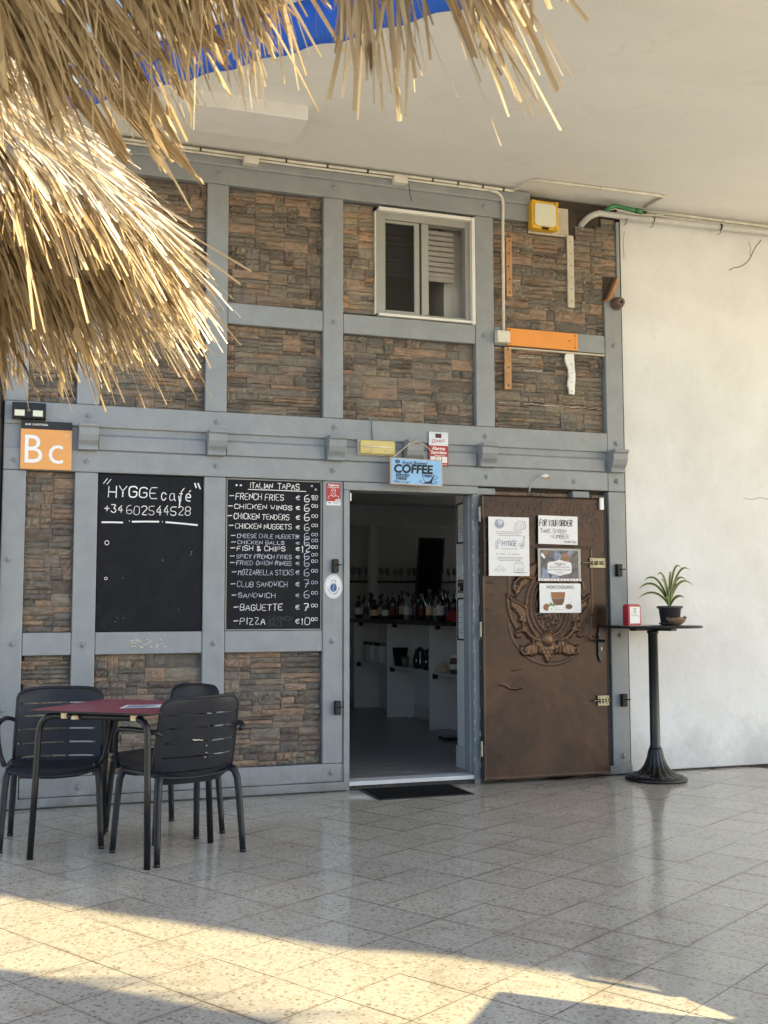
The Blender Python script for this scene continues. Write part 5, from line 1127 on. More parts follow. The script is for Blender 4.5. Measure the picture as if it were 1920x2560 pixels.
t = sheet('picture', 3.636, 3.972, 1.207, 1.421, 'white hazelnut coffee picture lowest on the copper door', 'picture', 0)
mb = MB(); font_mesh(mb, 'NOCCIOLINO', .033, 3.803, 1.383, yp, align='CENTER', off=.0002, space=1.08); dr(t, 'lettering', mb, 'ink')
mb = MB(); mb.poly([(3.722, yp, 1.362), (3.848, yp, 1.362), (3.835, yp, 1.25), (3.742, yp, 1.25)]); dr(t, 'glass_outline', mb, 'silver_print'); mb = MB(); mb.ribbon([(3.845, 1.33), (3.885, 1.325), (3.895, 1.29), (3.865, 1.265), (3.838, 1.27)], .004, yp); mb.ribbon([(3.755, 1.232), (3.89, 1.232)], .006, yp); dr(t, 'glass_handle', mb, 'silver_print')
mb = MB(); mb.poly([(3.731, yp-.0006, 1.312), (3.838, yp-.0006, 1.312), (3.824, yp-.0006, 1.268), (3.81, yp-.0006, 1.262), (3.765, yp-.0006, 1.262), (3.75, yp-.0006, 1.268)]); disc(mb, 3.872, 1.252, .028, .019, yp-.0006); dr(t, 'coffee', mb, 'choc')
mb = MB(); mb.poly([(3.727, yp-.0006, 1.358), (3.843, yp-.0006, 1.358), (3.839, yp-.0006, 1.313), (3.731, yp-.0006, 1.313)]); disc(mb, 3.690, 1.248, .026, .026, yp-.0006); dr(t, 'hazelnut', mb, 'hazel')
mb = MB(); disc(mb, 3.729, 1.235, .026, .023, yp-.0014); dr(t, 'cut_nut', mb, 'white_print'); mb = MB(); mb.poly([(3.705, yp-.001, 1.262), (3.725, yp-.001, 1.285), (3.742, yp-.001, 1.272), (3.76, yp-.001, 1.268), (3.752, yp-.001, 1.25), (3.730, yp-.001, 1.255)]); disc(mb, 3.730, 1.236, .005, .005, yp-.002); dr(t, 'green_leaf', mb, 'leafprint')

# ================================================================ FURNITURE
# doormat
t = thing('doormat', 'black rubber doormat in front of the threshold', 'doormat', (2.63, -.2, 0)); obj('mat_sheet', MB().box(2.318, 2.955, -.405, -.010, .0015, .010), 'rubber', t, bev=.002)
obj('mat_rim', MB().box(2.30, 2.318, -.423, .008, .001, .007).box(2.955, 2.973, -.423, .008, .001, .007).box(2.318, 2.955, -.423, -.405, .001, .007).box(2.318, 2.955, -.010, .008, .001, .007), 'black_plastic', t)
# high table
HX, HY = 4.465, -.285
ht = thing('high_table', 'black round bistro high table on a fluted cast iron foot by the white wall', 'table', (HX, HY, 0))
obj('tabletop', MB().lathe([(.30, 1.094), (.352, 1.096), (.358, 1.104), (.352, 1.112), (.001, 1.113)], 56, (HX, HY, 0)), 'black_plastic', ht, smooth=True)
obj('spider_plate', MB().obox((HX, HY, 1.084), (.20, .05, 0), (-.008, .03, 0), (0, 0, .008)).obox((HX, HY, 1.0835), (-.05, .20, 0), (.03, .008, 0), (0, 0, .0075)), 'iron', ht, bev=.003)
obj('column', MB().lathe([(.043, .225), (.041, .24), (.0365, .25), (.0345, 1.05), (.042, 1.058), (.042, 1.076)], 24, (HX, HY, 0)), 'iron', ht, smooth=True)
prof = [(.215, .002), (.222, .008), (.220, .020), (.200, .028), (.196, .034), (.172, .038), (.138, .050), (.106, .074), (.082, .110), (.064, .155), (.054, .200), (.050, .226), (.047, .230)]
obj('foot', MB().lathe(prof[:5], 56, (HX, HY, 0)), 'iron', ht, smooth=True); obj('fluted_bell', MB().lathe([(r*.93, z) for r, z in prof[4:]], 96, (HX, HY, 0), flute=.09, fn=16), 'iron', ht, smooth=True)
# napkin holder
nh = thing('napkin_dispenser', 'red napkin dispenser with a white card on the high table', 'dispenser', (4.27, -.30, 1.114))
mb = MB(); pr = [(-.062, 0), (.062, 0), (.062, .135), (.056, .148), (.042, .154), (-.042, .154), (-.056, .148), (-.062, .135)]
i0 = 0; mb.v = [(x, -.030, z) for x, z in pr]+[(x, .030, z) for x, z in pr]; n = len(pr); mb.f = [tuple(range(n)), tuple(reversed(range(n, 2*n)))]+[(i, n+i, n+(i+1) % n, (i+1) % n) for i in range(n)]; mb.mi = [0]*(n+2)
RN = Matrix.Translation((4.272, -.32, 1.1145)) @ Matrix.Rotation(math.radians(12), 4, 'Z'); mb.xform(RN); obj('casing', mb, 'red_plastic', nh, bev=.004)
mb = MB().box(-.048, .048, -.0325, -.030, .016, .135); mb.xform(RN); obj('card', mb, 'paper', nh)
mb = MB(); [mb.ribbon([(-.018+.004*(i % 2), .122-.009*i), (.014-.003*(i % 3), .122-.009*i)], .003, -.0332) for i in range(4)]; mb.ribbon([(-.04, .085), (-.02, .07), (0, .078), (.02, .07), (.042, .066)], .002, -.0332); mb.ribbon([(-.01, .09), (.0, .07), (.012, .088)], .002, -.0332); mb.xform(RN); obj('printed_marks', mb, 'ink', nh)
o = obj('paper_napkin', MB().box(4.20, 4.37, -.42, -.25, 1.1133, 1.1142), 'paper'); tag(o, 'white paper sheet under the red napkin dispenser', 'paper')
# potted plant
PX, PY = 4.635, -.255
pp = thing('potted_plant', 'variegated spiky plant in a dark plastic pot on the high table', 'plant', (PX, PY, 1.114))
obj('pot', MB().lathe([(.062, .004), (.068, .008), (.082, .122), (.094, .124), (.096, .140), (.088, .142), (.084, .126)], 28, (PX, PY, 1.114)), 'pot', pp, smooth=True); obj('saucer', MB().lathe([(.062, .0), (.078, .006), (.084, .018), (.078, .018), (.070, .008)], 28, (PX, PY, 1.114)), 'pot', pp, smooth=True)
obj('soil', MB().lathe([(.082, .126), (.05, .132), (.001, .134)], 20, (PX, PY, 1.114)), 'soil', pp)
leaves = [(-.20, .20, .05, .028), (-.265, .14, .03, .030), (-.255, .07, .05, .026), (-.13, .24, -.03, .030), (-.06, .20, .02, .028), (.03, .26, .01, .026), (.13, .30, .02, .027), (.17, .275, -.05, .024), (.20, .20, .04, .028), (.245, .165, .02, .026), (.04, .17, -.06, .026), (.11, .07, -.05, .028), (-.10, .06, -.09, .024), (-.03, .15, -.08, .036)]
for dx, dz, dy, w in leaves:
    mb = MB(); N = 9; pts = []
    for i in range(N+1):
        t_ = i/N; drp = abs(dx)*.35
        pts.append(Vector((PX+dx*(t_**1.35)*.92, PY+dy*t_, 1.246+(dz+drp)*math.sin(t_*PI/2*1.12)-drp*t_**2.2)))
    rows_ = []
    for i, p in enumerate(pts):
        t_ = i/N; tg = (pts[min(i+1, N)]-pts[max(i-1, 0)]).normalized(); sd_ = tg.cross(Vector((0.15, -1, .3))).normalized(); nn = tg.cross(sd_)
        hw = w*.5*(math.sin(PI*min(1, .12+t_*.88))**.6)*(1-.35*t_)+.0005; fold = hw*.35
        rows_.append([p-sd_*hw+nn*fold, p-sd_*hw*.62+nn*fold*.3, p, p+sd_*hw*.62+nn*fold*.3, p+sd_*hw+nn*fold])
    for a, b in zip(rows_[:-1], rows_[1:]):
        for q in range(4): mb.quad(a[q], a[q+1], b[q+1], b[q], 1 if q in (0, 3) else 0)
    obj('leaf', mb, ['leaf_green', 'leaf_cream'], pp, smooth=True)
cs = thing('bowl', 'broken half coconut shell bowl in front of the plant pot', 'bowl', (4.60, -.37, 1.114))
mb = MB().lathe([(.012, .0), (.035, .006), (.056, .022), (.070, .044), (.074, .056), (.070, .058), (.062, .045), (.04, .018), (.001, .012)], 26, (4.610, -.375, 1.114))
mb.v = [(x, y, z+(.008*math.sin(x*70)+.006*math.sin(y*130) if z > 1.155 else 0)) for x, y, z in mb.v]; obj('shell', mb, 'shell', cs, smooth=True)

# ---- armchair
def make_chair(label):
    t = thing('armchair', label, 'chair', (0, 0, 0), 'charcoal resin armchairs')
    # backrest shell with slots
    NZ = ['b', 'b', 's', 'b', 's', 'b', 's', 'b', 's', 'b', 's', 'b', 'b', 't']
    zs = [.372, .405, .448, .456, .520, .528, .592, .600, .664, .672, .730, .737, .760, .790, .803]
    zs = [.372, .400, .430, .4385, .503, .5115, .576, .5845, .648, .6565, .716, .7245, .765, .792, .803]
    slots = {2, 4, 6, 8, 10}
    us = [-1, -.93, -.84, -.6, -.3, 0, .3, .6, .84, .93, 1]
    def P(u, z):
        hw = .238-.012*max(0, (z-.42)/.4)
        if z < .44: hw *= (1-.34*((.44-z)/.07)**1.6) if z > .37 else .6
        if z > .755: hw *= 1-.16*((z-.755)/.048)**2.2
        y = -.185-.20*(z-.40)+.050*u*u+.06*max(0, .46-z)
        return Vector((u*hw, y, z))
    bm = bmesh.new(); grid = [[bm.verts.new(P(u, z)) for u in us] for z in zs]
    for j in range(len(zs)-1):
        for i in range(len(us)-1):
            if j in slots and 1 < i < len(us)-3+1: continue
            bm.faces.new((grid[j][i], grid[j][i+1], grid[j+1][i+1], grid[j+1][i]))
    me = bpy.data.meshes.new('backrest'); bm.to_mesh(me); bm.free(); me.materials.append(MT['charcoal']); me.polygons.foreach_set('use_smooth', [True]*len(me.polygons))
    o = bpy.data.objects.new('backrest', me); link(o, t); INV[o.name] = Vector()
    s_ = o.modifiers.new('thick', 'SOLIDIFY'); s_.thickness = .008; s_.offset = 0
    b_ = o.modifiers.new('edge', 'BEVEL'); b_.width = .0012; b_.segments = 2; b_.harden_normals = True; b_.limit_method = 'ANGLE'; b_.angle_limit = math.radians(40)
    mb = MB(); path = [P(-1, z) for z in (.43, .52, .62, .70, .755)]+[P(-.99, .775), P(-.93, .793), P(-.8, .802)]+[P(u, .804) for u in (-.5, 0, .5)]+[P(.8, .802), P(.93, .793), P(.99, .775)]+[P(1, z) for z in (.755, .70, .62, .52, .43)]
    obj('back_rim', mb.tube(path, .0085, 8), 'charcoal', t, smooth=True)
    # seat
    bm = bmesh.new(); ys = [-.19, -.15, -.08, 0, .08, .15, .195, .215, .222]; ux = [-1, -.85, -.5, 0, .5, .85, 1]
    def S(u, y):
        hw = .238-.015*max(0, -y/.19); z = .440-.022*(1-u*u)-.012*max(0, -y/.19)
        if y > .15: z -= .035*((y-.15)/.072)**2*(1-.3*u*u)
        return Vector((u*hw, y-.02*u*u*(y > .1), z))
    g = [[bm.verts.new(S(u, y)) for u in ux] for y in ys]
    for j in range(len(ys)-1):
        for i in range(len(ux)-1): bm.faces.new((g[j][i], g[j][i+1], g[j+1][i+1], g[j+1][i]))
    me = bpy.data.meshes.new('seat'); bm.to_mesh(me); bm.free(); me.materials.append(MT['charcoal']); me.polygons.foreach_set('use_smooth', [True]*len(me.polygons))
    o = bpy.data.objects.new('seat', me); link(o, t); INV[o.name] = Vector(); s_ = o.modifiers.new('thick', 'SOLIDIFY'); s_.thickness = .016; s_.offset = -1
    sb = o.modifiers.new('sub', 'SUBSURF'); sb.levels = 1; sb.render_levels = 1
    mb = MB().tube([(-.228, -.185, .425), (-.236, -.05, .428), (-.236, .12, .425), (-.215, .192, .408), (-.12, .212, .385), (0, .218, .378), (.12, .212, .385), (.215, .192, .408), (.236, .12, .425), (.236, -.05, .428), (.228, -.185, .425)], .012, 8); obj('seat_rim', mb, 'charcoal', t, smooth=True)
    for sx in (-1, 1):
        A_ = [(sx*.232, -.228, .625), (sx*.262, -.205, .642), (sx*.285, -.16, .648), (sx*.292, -.02, .646), (sx*.292, .075, .640), (sx*.290, .112, .628), (sx*.286, .132, .598), (sx*.278, .150, .540), (sx*.262, .172, .480), (sx*.240, .186, .435)]
        obj('armrest', MB().tube(A_, [.011, .012, .013, .0135, .0135, .013, .0125, .0125, .013, .014], 10), 'charcoal', t, smooth=True)
        for sy in (-1, 1):
            T_ = (sx*.205, sy*.165-.01, .425)
            pth = [T_, (sx*.222, sy*.180-.01, .412), (sx*.232, sy*.190-.01, .375), (sx*.238, sy*.197-.01, .30), (sx*.248, sy*.212-.01, .10), (sx*.252, sy*.218-.01, .004)]
            obj('leg', MB().tube(pth, [.017, .019, .0185, .0175, .0165, .0155], 12), 'charcoal', t, smooth=True)
            obj('leg_cap', MB().tube([(sx*.252, sy*.218-.01, .016), (sx*.2525, sy*.2185-.01, .0005)], .0168, 12), 'iron', t, smooth=True)
    return t
c1 = make_chair('left armchair at the burgundy table facing the camera')
def place(c, x, y, face):      # face: direction the sitter looks at
    c.location = (x, y, 0); c.rotation_euler = (0, 0, math.atan2(face[1], face[0])-PI/2)
c2 = copy_tree(c1); c2['label'] = 'nearest armchair at the burgundy table seen from behind with scratched slats'
c3 = copy_tree(c1); c3['label'] = 'armchair mostly hidden behind the nearest one only its top edge showing'
place(c1, .255, -1.055, (-.12, -1)); place(c2, .842, -1.505, (-.40, .91)); place(c3, .835, -.985, (-.90, -.43))
mb = MB(); R_ = random.Random(6)
for x, z, w in ((.02, .590, .012), (.03, .588, .018), (.045, .592, .014), (.0, .586, .02), (-.03, .556, .006), (-.035, .520, .008), (-.03, .498, .006)): mb.ribbon([(x, z), (x+w, z+.002)], .004, 0)
mb.v = [(-x, -.185-.20*(z-.40)+.050*(x/.235)**2-.0085, z) for x, y, z in mb.v]
# scratches belong to the nearest chair
o = obj('scuff', mb, 'chip_white'); o.parent = c2; o.matrix_parent_inverse = Matrix()
c5_ = copy_tree(c1); c5_['label'] = 'armchair outside the right edge that throws the slatted shadow'; place(c5_, 2.90, -4.79, (-.97, -.22))
# ---- burgundy table
e1, e2 = Vector((.788, -.615, 0)), Vector((.615, .788, 0)); TC = Vector((.592, -1.398, 0))
bt = thing('cafe_table', 'square burgundy topped cafe table on black bent tube legs', 'table', tuple(TC))
mb = MB(); hs = .352; cr = .012; outl = []
for sx, sy, a in ((-1, -1, PI), (1, -1, 1.5*PI), (1, 1, 0), (-1, 1, .5*PI)):
    for i in range(4): an = a+PI/2*i/3; outl.append((sx*(hs-cr)+cr*math.cos(an), sy*(hs-cr)+cr*math.sin(an)))
pts = [TC+e1*u+e2*v for u, v in outl]; n = len(pts)
mb.v = [(p.x, p.y, .731) for p in pts]+[(p.x, p.y, .741) for p in pts]; mb.f = [tuple(reversed(range(n))), tuple(range(n, 2*n))]+[(i, (i+1) % n, n+(i+1) % n, n+i) for i in range(n)]; mb.mi = [1]+[0]+[1]*n
obj('tabletop', mb, ['burgundy', 'black_plastic'], bt)
for sv in (-1, 1):
    w = lambda u, v, z: tuple(TC+e1*u+e2*v+Vector((0, 0, z)))
    path = [w(-.345, sv*.318, .002), w(-.330, sv*.306, .40), w(-.324, sv*.300, .60)]+[tuple(q) for q in arc3(w(-.322, sv*.298, .63), w(-.318, sv*.294, .712), w(-.215, sv*.288, .712))]+[w(0, sv*.285, .712)]
    path += [w(.215, sv*.288, .712)]+[tuple(q) for q in arc3(w(.215, sv*.288, .712), w(.300, sv*.294, .712), w(.304, sv*.298, .63))]+[w(.306, sv*.300, .60), w(.312, sv*.306, .40), w(.325, sv*.318, .002)]
    pa = path[:len(path)//2+1]; pb = path[len(path)//2:]
    obj('leg', MB().tube(pa, .0165, 12), 'tube_black', bt, smooth=True); obj('leg', MB().tube(pb, .0165, 12), 'tube_black', bt, smooth=True)
for sv in (-1, 1): obj('cross_tube', MB().tube([w(-.10*sv if False else .16*sv, -.285, .712), w(.16*sv, .285, .712)], .013, 10), 'tube_black', bt, smooth=True)
for u, v in ((-.175, -.293), (.225, -.293)): obj('spacer', MB().tube([w(u, v, .700), w(u, v, .730)], .020, 12), 'cream_plastic', bt)
obj('spacer', MB().lathe([(.02, 0), (.018, .014), (.010, .02)], 12, w(-.10, -.315, .700)), 'cream_plastic', bt)
bt2 = copy_tree(bt); bt2['label'] = 'second burgundy cafe table added unseen outside the right edge to throw the solid shadow'; bt2['group'] = 'cafe tables'; bt['group'] = 'cafe tables'; bt2.location = (2.60, -5.18, 0); bt2.rotation_euler = (0, 0, math.radians(-3))  # unseen table added to cast the dark wedge at the lower right
ms = thing('menu_sheet', 'printed white menu sheet lying on the burgundy table', 'menu', (.66, -1.47, .742)); mb = MB()
Q = [Vector(p) for p in ((.535, -1.560, .7428), (.775, -1.565, .7428), (.808, -1.395, .7428), (.590, -1.372, .7428))]; mb.quad(*Q); obj('page', mb, 'paper', ms)
mb = MB()
for i in range(10):
    v = .12+.08*i; a = Q[0].lerp(Q[3], v).lerp(Q[1].lerp(Q[2], v), .08); b = Q[0].lerp(Q[3], v).lerp(Q[1].lerp(Q[2], v), rnd.uniform(.5, .9)); d = Vector((0, .006, 0)); u_ = Vector((0, 0, .0006)); mb.quad(a+u_, b+u_, b+d+u_, a+d+u_)
obj('printed_lines', mb, 'photo_blue', ms)

# ================================================================ AWNING, UMBRELLAS
ED = Vector((1, -1, 0)).normalized(); EN = Vector((1, 1, 0)).normalized()
aw = thing('awning', 'rolled up blue awning with a scalloped valance and white front bar along the soffit edge', 'awning', (1.5, -2.0, 4.2))
def ep(x, s, z): return Vector((x, s-x, z))
mb = MB(); xs = np.linspace(-2.4, 7.5, 500); 
for a, b in zip(xs[:-1], xs[1:]):
    f = lambda x: 4.185+.010*math.cos(x*2*PI/.24)
    g_ = lambda x: -.52+.006*math.sin(x*9)
    mb.quad(ep(a, g_(a), f(a)), ep(b, g_(b), f(b)), ep(b, -.515, 4.46), ep(a, -.515, 4.46))
obj('valance', mb, 'blue_fabric', aw, smooth=True).modifiers.new('t', 'SOLIDIFY').thickness = .003
mb = MB()
for a, b in zip(xs[:-1], xs[1:]):
    f = lambda x: 4.185+.010*math.cos(x*2*PI/.24)
    mb.quad(ep(a, -.5235, f(a)-.002), ep(b, -.5235, f(b)-.002), ep(b, -.5235, f(b)+.008), ep(a, -.5235, f(a)+.008))
obj('binding', mb, 'navy_fabric', aw)
c_ = ep(2.5, -.505, 4.515); obj('front_bar', MB().obox(c_, ED*7.1, EN*.035, (0, 0, .052)), 'white_metal', aw, bev=.01)
class TH:
    """palm strips: folded blades with uv along their length"""
    def __init__(s): s.v = []; s.f = []; s.uv = []
    def blade(s, base, d, length, width, droop=.2, roll=0, twist=0, seg=4, fold=.25, side=None, taper=.6, bend=0):
        d = d.normalized(); sd_ = d.cross(Vector((0, 0, 1)))
        if sd_.length < .05: sd_ = Vector((1, 0, 0))
        sd_.normalize(); i0 = len(s.v); prev = None; u0 = rnd.random()*7
        for k_ in range(seg+1):
            t_ = k_/seg; p = base+d*(length*t_)+Vector((0, 0, -droop*length*t_*t_))+sd_*(bend*length*t_*t_)
            a = roll+twist*t_; up_ = d.cross(sd_); sv = sd_*math.cos(a)+up_*math.sin(a); nv = d.cross(sv)
            hw = width*.5*(1-taper*t_**2.2 if k_ < seg else 1-taper-.0)
            for c_, off in ((-1, 0), (0, fold*width), (1, 0)):
                s.v.append(p+sv*(hw*c_)+nv*off*(1-.6*t_))
        for k_ in range(seg):
            for c_ in range(2):
                q = i0+k_*3+c_; s.f.append((q, q+1, q+4, q+3))
                a0, a1 = u0+c_*.5, u0+c_*.5+.5; t0, t1 = k_/seg, (k_+1)/seg; s.uv += [(a0, t0), (a1, t0), (a1, t1), (a0, t1)]
    def mesh(s, name, mat):
        me = bpy.data.meshes.new(name); me.from_pydata([tuple(p) for p in s.v], [], s.f); me.materials.append(MT[mat])
        uvl = me.uv_layers.new(name='uv'); uvl.data.foreach_set('uv', [c for p in s.uv for c in p]); me.update(); return me
def leaf_objs(parent, protos, items):
    for base, d, length, width, roll_ in items:
        X = d.normalized(); Y = Vector((0, 0, 1)).cross(X).normalized(); Z = X.cross(Y); R3 = Matrix((X, Y, Z)).transposed().to_4x4()
        M4 = Matrix.Translation(base) @ R3 @ Matrix.Rotation(roll_, 4, 'X') @ Matrix.Diagonal((length, width, length, 1))
        o = bpy.data.objects.new('palm_leaf', rnd.choice(protos)); COL.objects.link(o); o.parent = parent; o.matrix_parent_inverse = Matrix.Translation(-wloc(parent)); o.matrix_basis = M4
protos = []
for i in range(12):
    th = TH(); NC, NR = 9, 7; dr_, tw, be, tp = rnd.uniform(.04, .26), rnd.uniform(-.5, .5), rnd.uniform(-.5, .5), rnd.uniform(.15, .75)
    ends = [rnd.uniform(-.16, .06) for _ in range(NC)]
    for a in range(NR+1):
        t_ = a/NR; wd_ = (.62+.38*min(1, t_*3))*(1-tp*max(0, t_-.4)**1.6)
        for c_ in range(NC):
            y = (c_/(NC-1)-.5)*wd_; z = .010*(1 if c_ % 2 else -1)*(1-.3*t_)+.02*y*y; an = tw*t_
            th.v.append(Vector((t_+(ends[c_] if a == NR else ends[c_]*.3 if a == NR-1 else 0), y+be*t_*t_, z+y*.04*math.sin(an)-dr_*t_*t_)))
    for a in range(NR):
        for c_ in range(NC-1):
            q = a*NC+c_; th.f.append((q, q+1, q+NC+1, q+NC)); u0, u1, t0, t1 = c_/NC*3, (c_+1)/NC*3, a/NR, (a+1)/NR; th.uv += [(u0, t0), (u1, t0), (u1, t1), (u0, t1)]
    protos.append(th.mesh('palm_leaf', 'thatch'))
def round_umbrella(label, cx, cy, R_, zr, zt, seed, n_st=10500, leaves_n=230, arc_c=-.4, wk=1.0):
    r = random.Random(seed); t = thing('thatched_umbrella', label, 'umbrella', (cx, cy, 0), 'palm thatched umbrellas')
    obj('pole', MB().tube([(cx, cy, 0), (cx, cy, zt-.05)], .05, 14), 'raw_wood', t, smooth=True)
    for i in range(10):
        a = 2*PI*i/10; obj('rafter', MB().tube([(cx, cy, zt-.09), (cx+R_*.92*math.cos(a), cy+R_*.92*math.sin(a), zr+.02)], .016, 8), 'raw_wood', t, smooth=True)
    for q in (.45, .82):
        zz = zr+(zt-zr)*(1-q)-.04; obj('hoop', MB().tube([(cx+R_*q*math.cos(2*PI*i/36), cy+R_*q*math.sin(2*PI*i/36), zz) for i in range(37)], .010, 6, cap=False), 'cream_plastic', t, smooth=True)
    mbc = MB().lathe([(R_*.90, zr+(zt-zr)*.10-.045), (.02, zt-.06), (.001, zt-.055)], 40, (cx, cy, 0)); mbc.f = [f for f in mbc.f if len(f) == 4]; mbc.mi = [0]*len(mbc.f)
    obj('light_blocker', mbc, 'blocker', t)  # added dark cone that stops light passing between the strands
    up_, lo_ = TH(), TH(); sl = (zt-zr)/R_
    def sp(q, a, lift=0): return Vector((cx+R_*q*math.cos(a), cy+R_*q*math.sin(a), zr+(zt-zr)*(1-q)+lift))
    tiers = [(.02, .42, .055, .16), (.30, .48, .045, .20), (.52, .45, .03, .22), (.70, .42, .0, .22)]
    for k_, (q0, ln, lift, share) in enumerate(tiers):
        for _ in range(int(n_st*share)):
            a = r.uniform(0, 2*PI); q = q0+r.uniform(-.04, .14); rad = Vector((math.cos(a+r.gauss(0, .18)), math.sin(a+r.gauss(0, .18)), -sl*r.uniform(.72, 1.12)))
            grey = r.random() < (.97 if k_ < 2 else .88 if k_ == 2 else .6)
            (up_ if grey else lo_).blade(sp(q, a, lift+r.uniform(-.01, .02)), rad, R_*ln*r.uniform(.7, 1.15), wk*r.uniform(.003, .009), droop=r.uniform(-.02, .3), roll=r.uniform(-1, 1), twist=r.uniform(-1.2, 1.2), seg=3, fold=.2, taper=r.uniform(.0, .5), bend=r.gauss(0, .06))
    for _ in range(int(n_st*.30)):      # lower layer and fringe
        a = r.uniform(0, 2*PI); q = r.uniform(.30, .90); rad = Vector((math.cos(a+r.gauss(0, .22)), math.sin(a+r.gauss(0, .22)), -sl*r.uniform(.8, 1.35)))
        lo_.blade(sp(q, a, -.03-r.uniform(0, .03)), rad, R_*r.uniform(.22, .5)*(1.15-q*.35), wk*r.uniform(.003, .012), droop=r.uniform(.0, .45), roll=r.uniform(-.8, .8), twist=r.uniform(-1, 1), seg=3, fold=.2, taper=r.uniform(.2, .8), bend=r.gauss(0, .08))
    for _ in range(int(n_st*.05)):      # stray hanging strips
        a = r.uniform(0, 2*PI); lo_.blade(sp(r.uniform(.86, .98), a, -.02), Vector((math.cos(a)*.5, math.sin(a)*.5, -1)), R_*r.uniform(.12, .28), wk*r.uniform(.002, .006), droop=.1, roll=r.uniform(-1, 1), twist=r.uniform(-2, 2), seg=3, bend=r.gauss(0, .2))
    for nm, th, m in (('thatch_top', up_, 'thatch_grey'), ('thatch', lo_, 'thatch')):
        o = bpy.data.objects.new(nm, th.mesh(nm, m)); link(o, t); o['kind'] = 'stuff'
    items = []
    for _ in range(leaves_n):
        a = arc_c+r.uniform(-1.5, 2.3); q = r.uniform(.35, .82); rad = Vector((math.cos(a+r.gauss(0, .15)), math.sin(a+r.gauss(0, .15)), -sl*r.uniform(.9, 1.3)))
        items.append((sp(q, a, -.045-r.uniform(0, .03)), rad, R_*r.uniform(.28, .48), wk*r.uniform(.005, .010), r.uniform(-1.1, 1.1)))
    leaf_objs(t, protos, items)
    return t
round_umbrella('small round thatched umbrella standing left of the cafe front with bleached top', -.40, -4.40, .80, 2.13, 2.86, 3)

# near umbrella: square roof whose front eave hangs across the top of the view
nu = thing('thatched_umbrella', 'near square thatched umbrella whose broad palm leaf fringe hangs into the top left', 'umbrella', (-1.84, -6.24, 0), 'palm thatched umbrellas')
obj('pole', MB().tube([(-1.84, -6.24, 0), (-1.84, -6.24, 2.9)], .055, 14), 'raw_wood', nu, smooth=True)
MIDE = Vector((-.60, -5.0, 0)); r = random.Random(12)
def roofp(e, q, dz=0):        # e along the eave from its middle, q metres inside it
    return MIDE+ED*e-EN*q+Vector((0, 0, 2.13+.46*q+dz))
obj('eave_pole', MB().tube([roofp(-1.7, .14, -.02), roofp(.70, .14, -.02)], .018, 8), 'raw_wood', nu, smooth=True)
for i in range(5): obj('rafter', MB().tube([roofp(-1.5+.55*i, .05, .02), roofp(-.9+.25*i, 1.6, .02)], .016, 8), 'raw_wood', nu, smooth=True)
mb = MB(); mb.quad(roofp(-1.75, .10, .05), roofp(1.12, .10, .05), roofp(1.12, 1.7, .05), roofp(-1.75, 1.7, .05)); obj('light_blocker', mb, 'blocker', nu)  # added dark sheet that stops light coming through the roof
th = TH(); items = []
def ok(e): return e < 1.28
# thick roof layer
for _ in range(5200):
    e = r.uniform(-1.75, 1.29); q = r.uniform(.10, 1.7)
    if abs(e) > 1.75-max(0, q-0)*.0 and False: continue
    d = EN*1+ED*r.gauss(0, .16)+Vector((0, 0, -r.uniform(.36, .62)))
    th.blade(roofp(e, q, r.uniform(0, .09)), d, r.uniform(.16, .32)*(.85 if e < .9 else 1), r.uniform(.004, .012), droop=r.uniform(0, .3), roll=r.uniform(-.7, .7), twist=r.uniform(-.6, .6), seg=4, fold=.22, taper=r.uniform(.3, .8))
# pleated fans of broad leaves along the eave, left part of the view
fans = 0
for _ in range(62):
    e0 = r.uniform(.35, 1.27); q0 = r.uniform(.02, .30); dirn = EN*1+ED*r.gauss(.05, .20); dn = r.uniform(.35, .80); lf = r.uniform(.20, .30)*(.62 if e0 < .85 else 1.0 if e0 < 1.0 else .80)
    for k_ in range(r.randint(3, 6)):
        off = (k_-2)*.012; d = dirn+ED*(k_-2)*.060+Vector((0, 0, -dn*r.uniform(.93, 1.07)))
        items.append((roofp(e0+off, q0, r.uniform(-.03, .02)), d, lf*r.uniform(.75, 1.15), r.uniform(.011, .025), (.65 if k_ % 2 else -.65)+r.uniform(-.35, .35)))
        th.blade(roofp(e0+off, q0, r.uniform(-.02, .04)), d+ED*r.gauss(0, .05), lf*r.uniform(.8, 1.2), r.uniform(.004, .009), droop=r.uniform(0, .3), roll=r.uniform(-.8, .8), seg=4, fold=.22)
for _ in range(900):   # thin strips hanging from the left part
    e = r.uniform(.3, 1.30); d = EN*r.uniform(.3, 1)+ED*r.gauss(0, .22)+Vector((0, 0, -1)); th.blade(roofp(e, r.uniform(-.03, .12), -.02), d, r.uniform(.05, .16)*(.8 if e < .85 else 1), r.uniform(.0015, .005), droop=.1, roll=r.uniform(-1, 1), twist=r.uniform(-1.5, 1.5), seg=4, fold=.2, bend=r.gauss(0, .1))
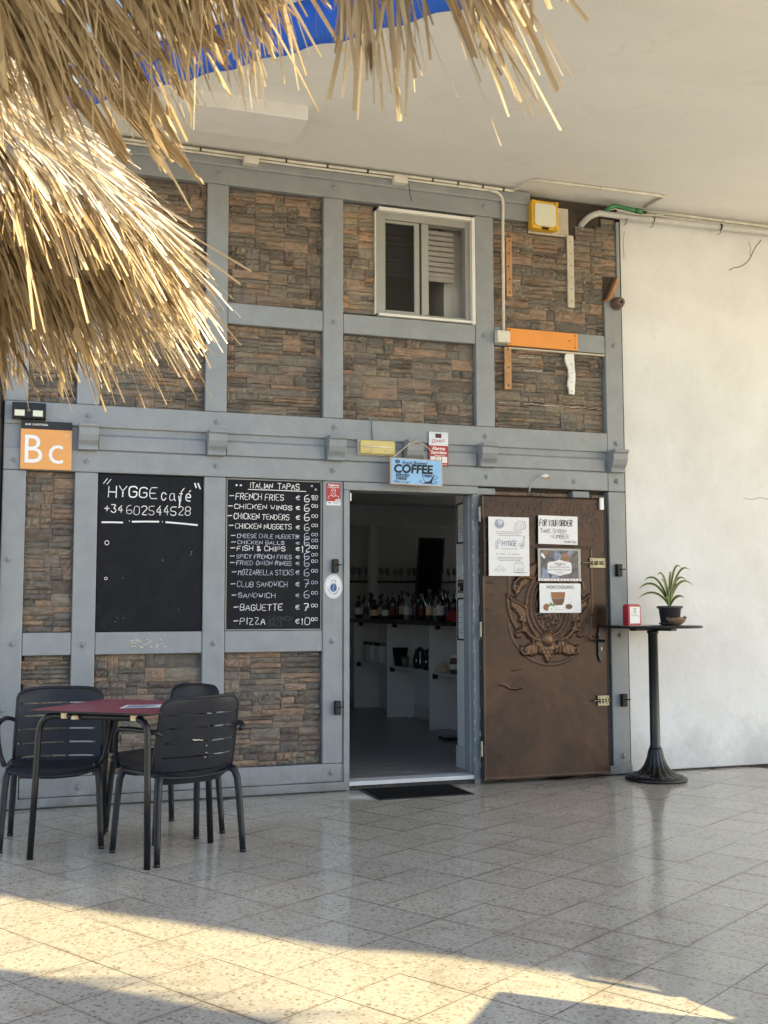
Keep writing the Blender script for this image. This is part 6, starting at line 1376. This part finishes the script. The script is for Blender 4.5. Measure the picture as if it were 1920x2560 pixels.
# separate hanging clumps to the right
for (e, n_, spread, dirx, ln, wd) in ((1.425, 30, .013, -.04, .23, .007), (1.46, 28, .015, .06, .235, .008), (1.50, 38, .014, .50, .29, .008), (1.53, 36, .016, .55, .27, .007), (1.645, 30, .012, .08, .17, .009), (1.68, 24, .012, .05, .15, .010)):
    for _ in range(n_):
        d = EN*r.uniform(.05, .45)+ED*(dirx+r.gauss(0, .10))+Vector((0, 0, -1)); th.blade(roofp(e+r.gauss(0, spread), r.uniform(-.03, .05), .03), d, ln*r.uniform(.55, 1.05), wd*r.uniform(.4, 1.3), droop=.15, roll=r.uniform(-1, 1), twist=r.uniform(-1.5, 1.5), seg=5, fold=.2, bend=r.gauss(0, .12), taper=r.uniform(.1, .7))
    for _ in range(5):
        d = EN*r.uniform(.1, .4)+ED*(dirx+r.gauss(0, .08))+Vector((0, 0, -1)); items.append((roofp(e+r.gauss(0, spread), r.uniform(-.02, .06), .03), d, ln*r.uniform(.5, .9), wd*1.6, r.uniform(-.8, .8)))
for _ in range(220):   # thatch over the right end of the eave, above the clumps
    e = r.choice((r.uniform(1.40, 1.57), r.uniform(1.63, 1.75))); d = EN+ED*r.gauss(0, .12)+Vector((0, 0, -r.uniform(.3, .6))); th.blade(roofp(e, r.uniform(.22, 1.2), .06), d, r.uniform(.12, .2), r.uniform(.01, .022), droop=.2, roll=r.uniform(-.7, .7), seg=4)
o = bpy.data.objects.new('thatch', th.mesh('thatch', 'thatch')); link(o, nu); o['kind'] = 'stuff'
leaf_objs(nu, protos, items[:295])
# one loose dry leaf crossing the gap
th = TH(); th.blade(roofp(1.20, .10, .02), EN*.8+ED*.55+Vector((0, 0, -.75)), .27, .014, droop=.35, roll=.3, twist=.9, seg=7, taper=.8); o = bpy.data.objects.new('dry_leaf', th.mesh('dry_leaf', 'thatch')); link(o, nu)
# unseen umbrella added past the right edge so its eave shades the front terrace
ru = thing('thatched_umbrella', 'unseen square thatched umbrella added outside the right edge to shade the near terrace', 'umbrella', (3.32, -6.84, 0), 'palm thatched umbrellas')
RC = Vector((3.32, -6.84, 0)); obj('pole', MB().tube([RC, RC+Vector((0, 0, 3.0))], .03, 12), 'raw_wood', ru, smooth=True)
obj('roof_mat', MB().poly([0]*0) if False else MB().box(0, 0, 0, 0, 0, 0), 'thatch', ru) if False else None
mb = MB(); hh_ = .86; cs_ = [RC+ED*a*hh_+EN*b*hh_+Vector((0, 0, 2.40)) for a, b in ((-1, -1), (1, -1), (1, 1), (-1, 1))]; ap = RC+Vector((0, 0, 3.05))
for i in range(4): mb.poly([cs_[i], cs_[(i+1) % 4], ap])
obj('roof_mat', mb, 'thatch', ru)
th = TH()
for _ in range(900):
    a = r.randrange(4); u = r.uniform(-1, 1); n_ = [EN, ED, -EN, -ED][a]; t__ = [ED, -EN, -ED, EN][a]; q = r.uniform(.15, 1)
    th.blade(RC+n_*hh_*q+t__*hh_*u*q+Vector((0, 0, 3.05-.65*q+.03)), n_+t__*r.gauss(0, .1)+Vector((0, 0, -.75)), .22, .016, droop=.3, roll=r.uniform(-1, 1), seg=2)
o = bpy.data.objects.new('thatch', th.mesh('thatch', 'thatch')); link(o, ru); o['kind'] = 'stuff'
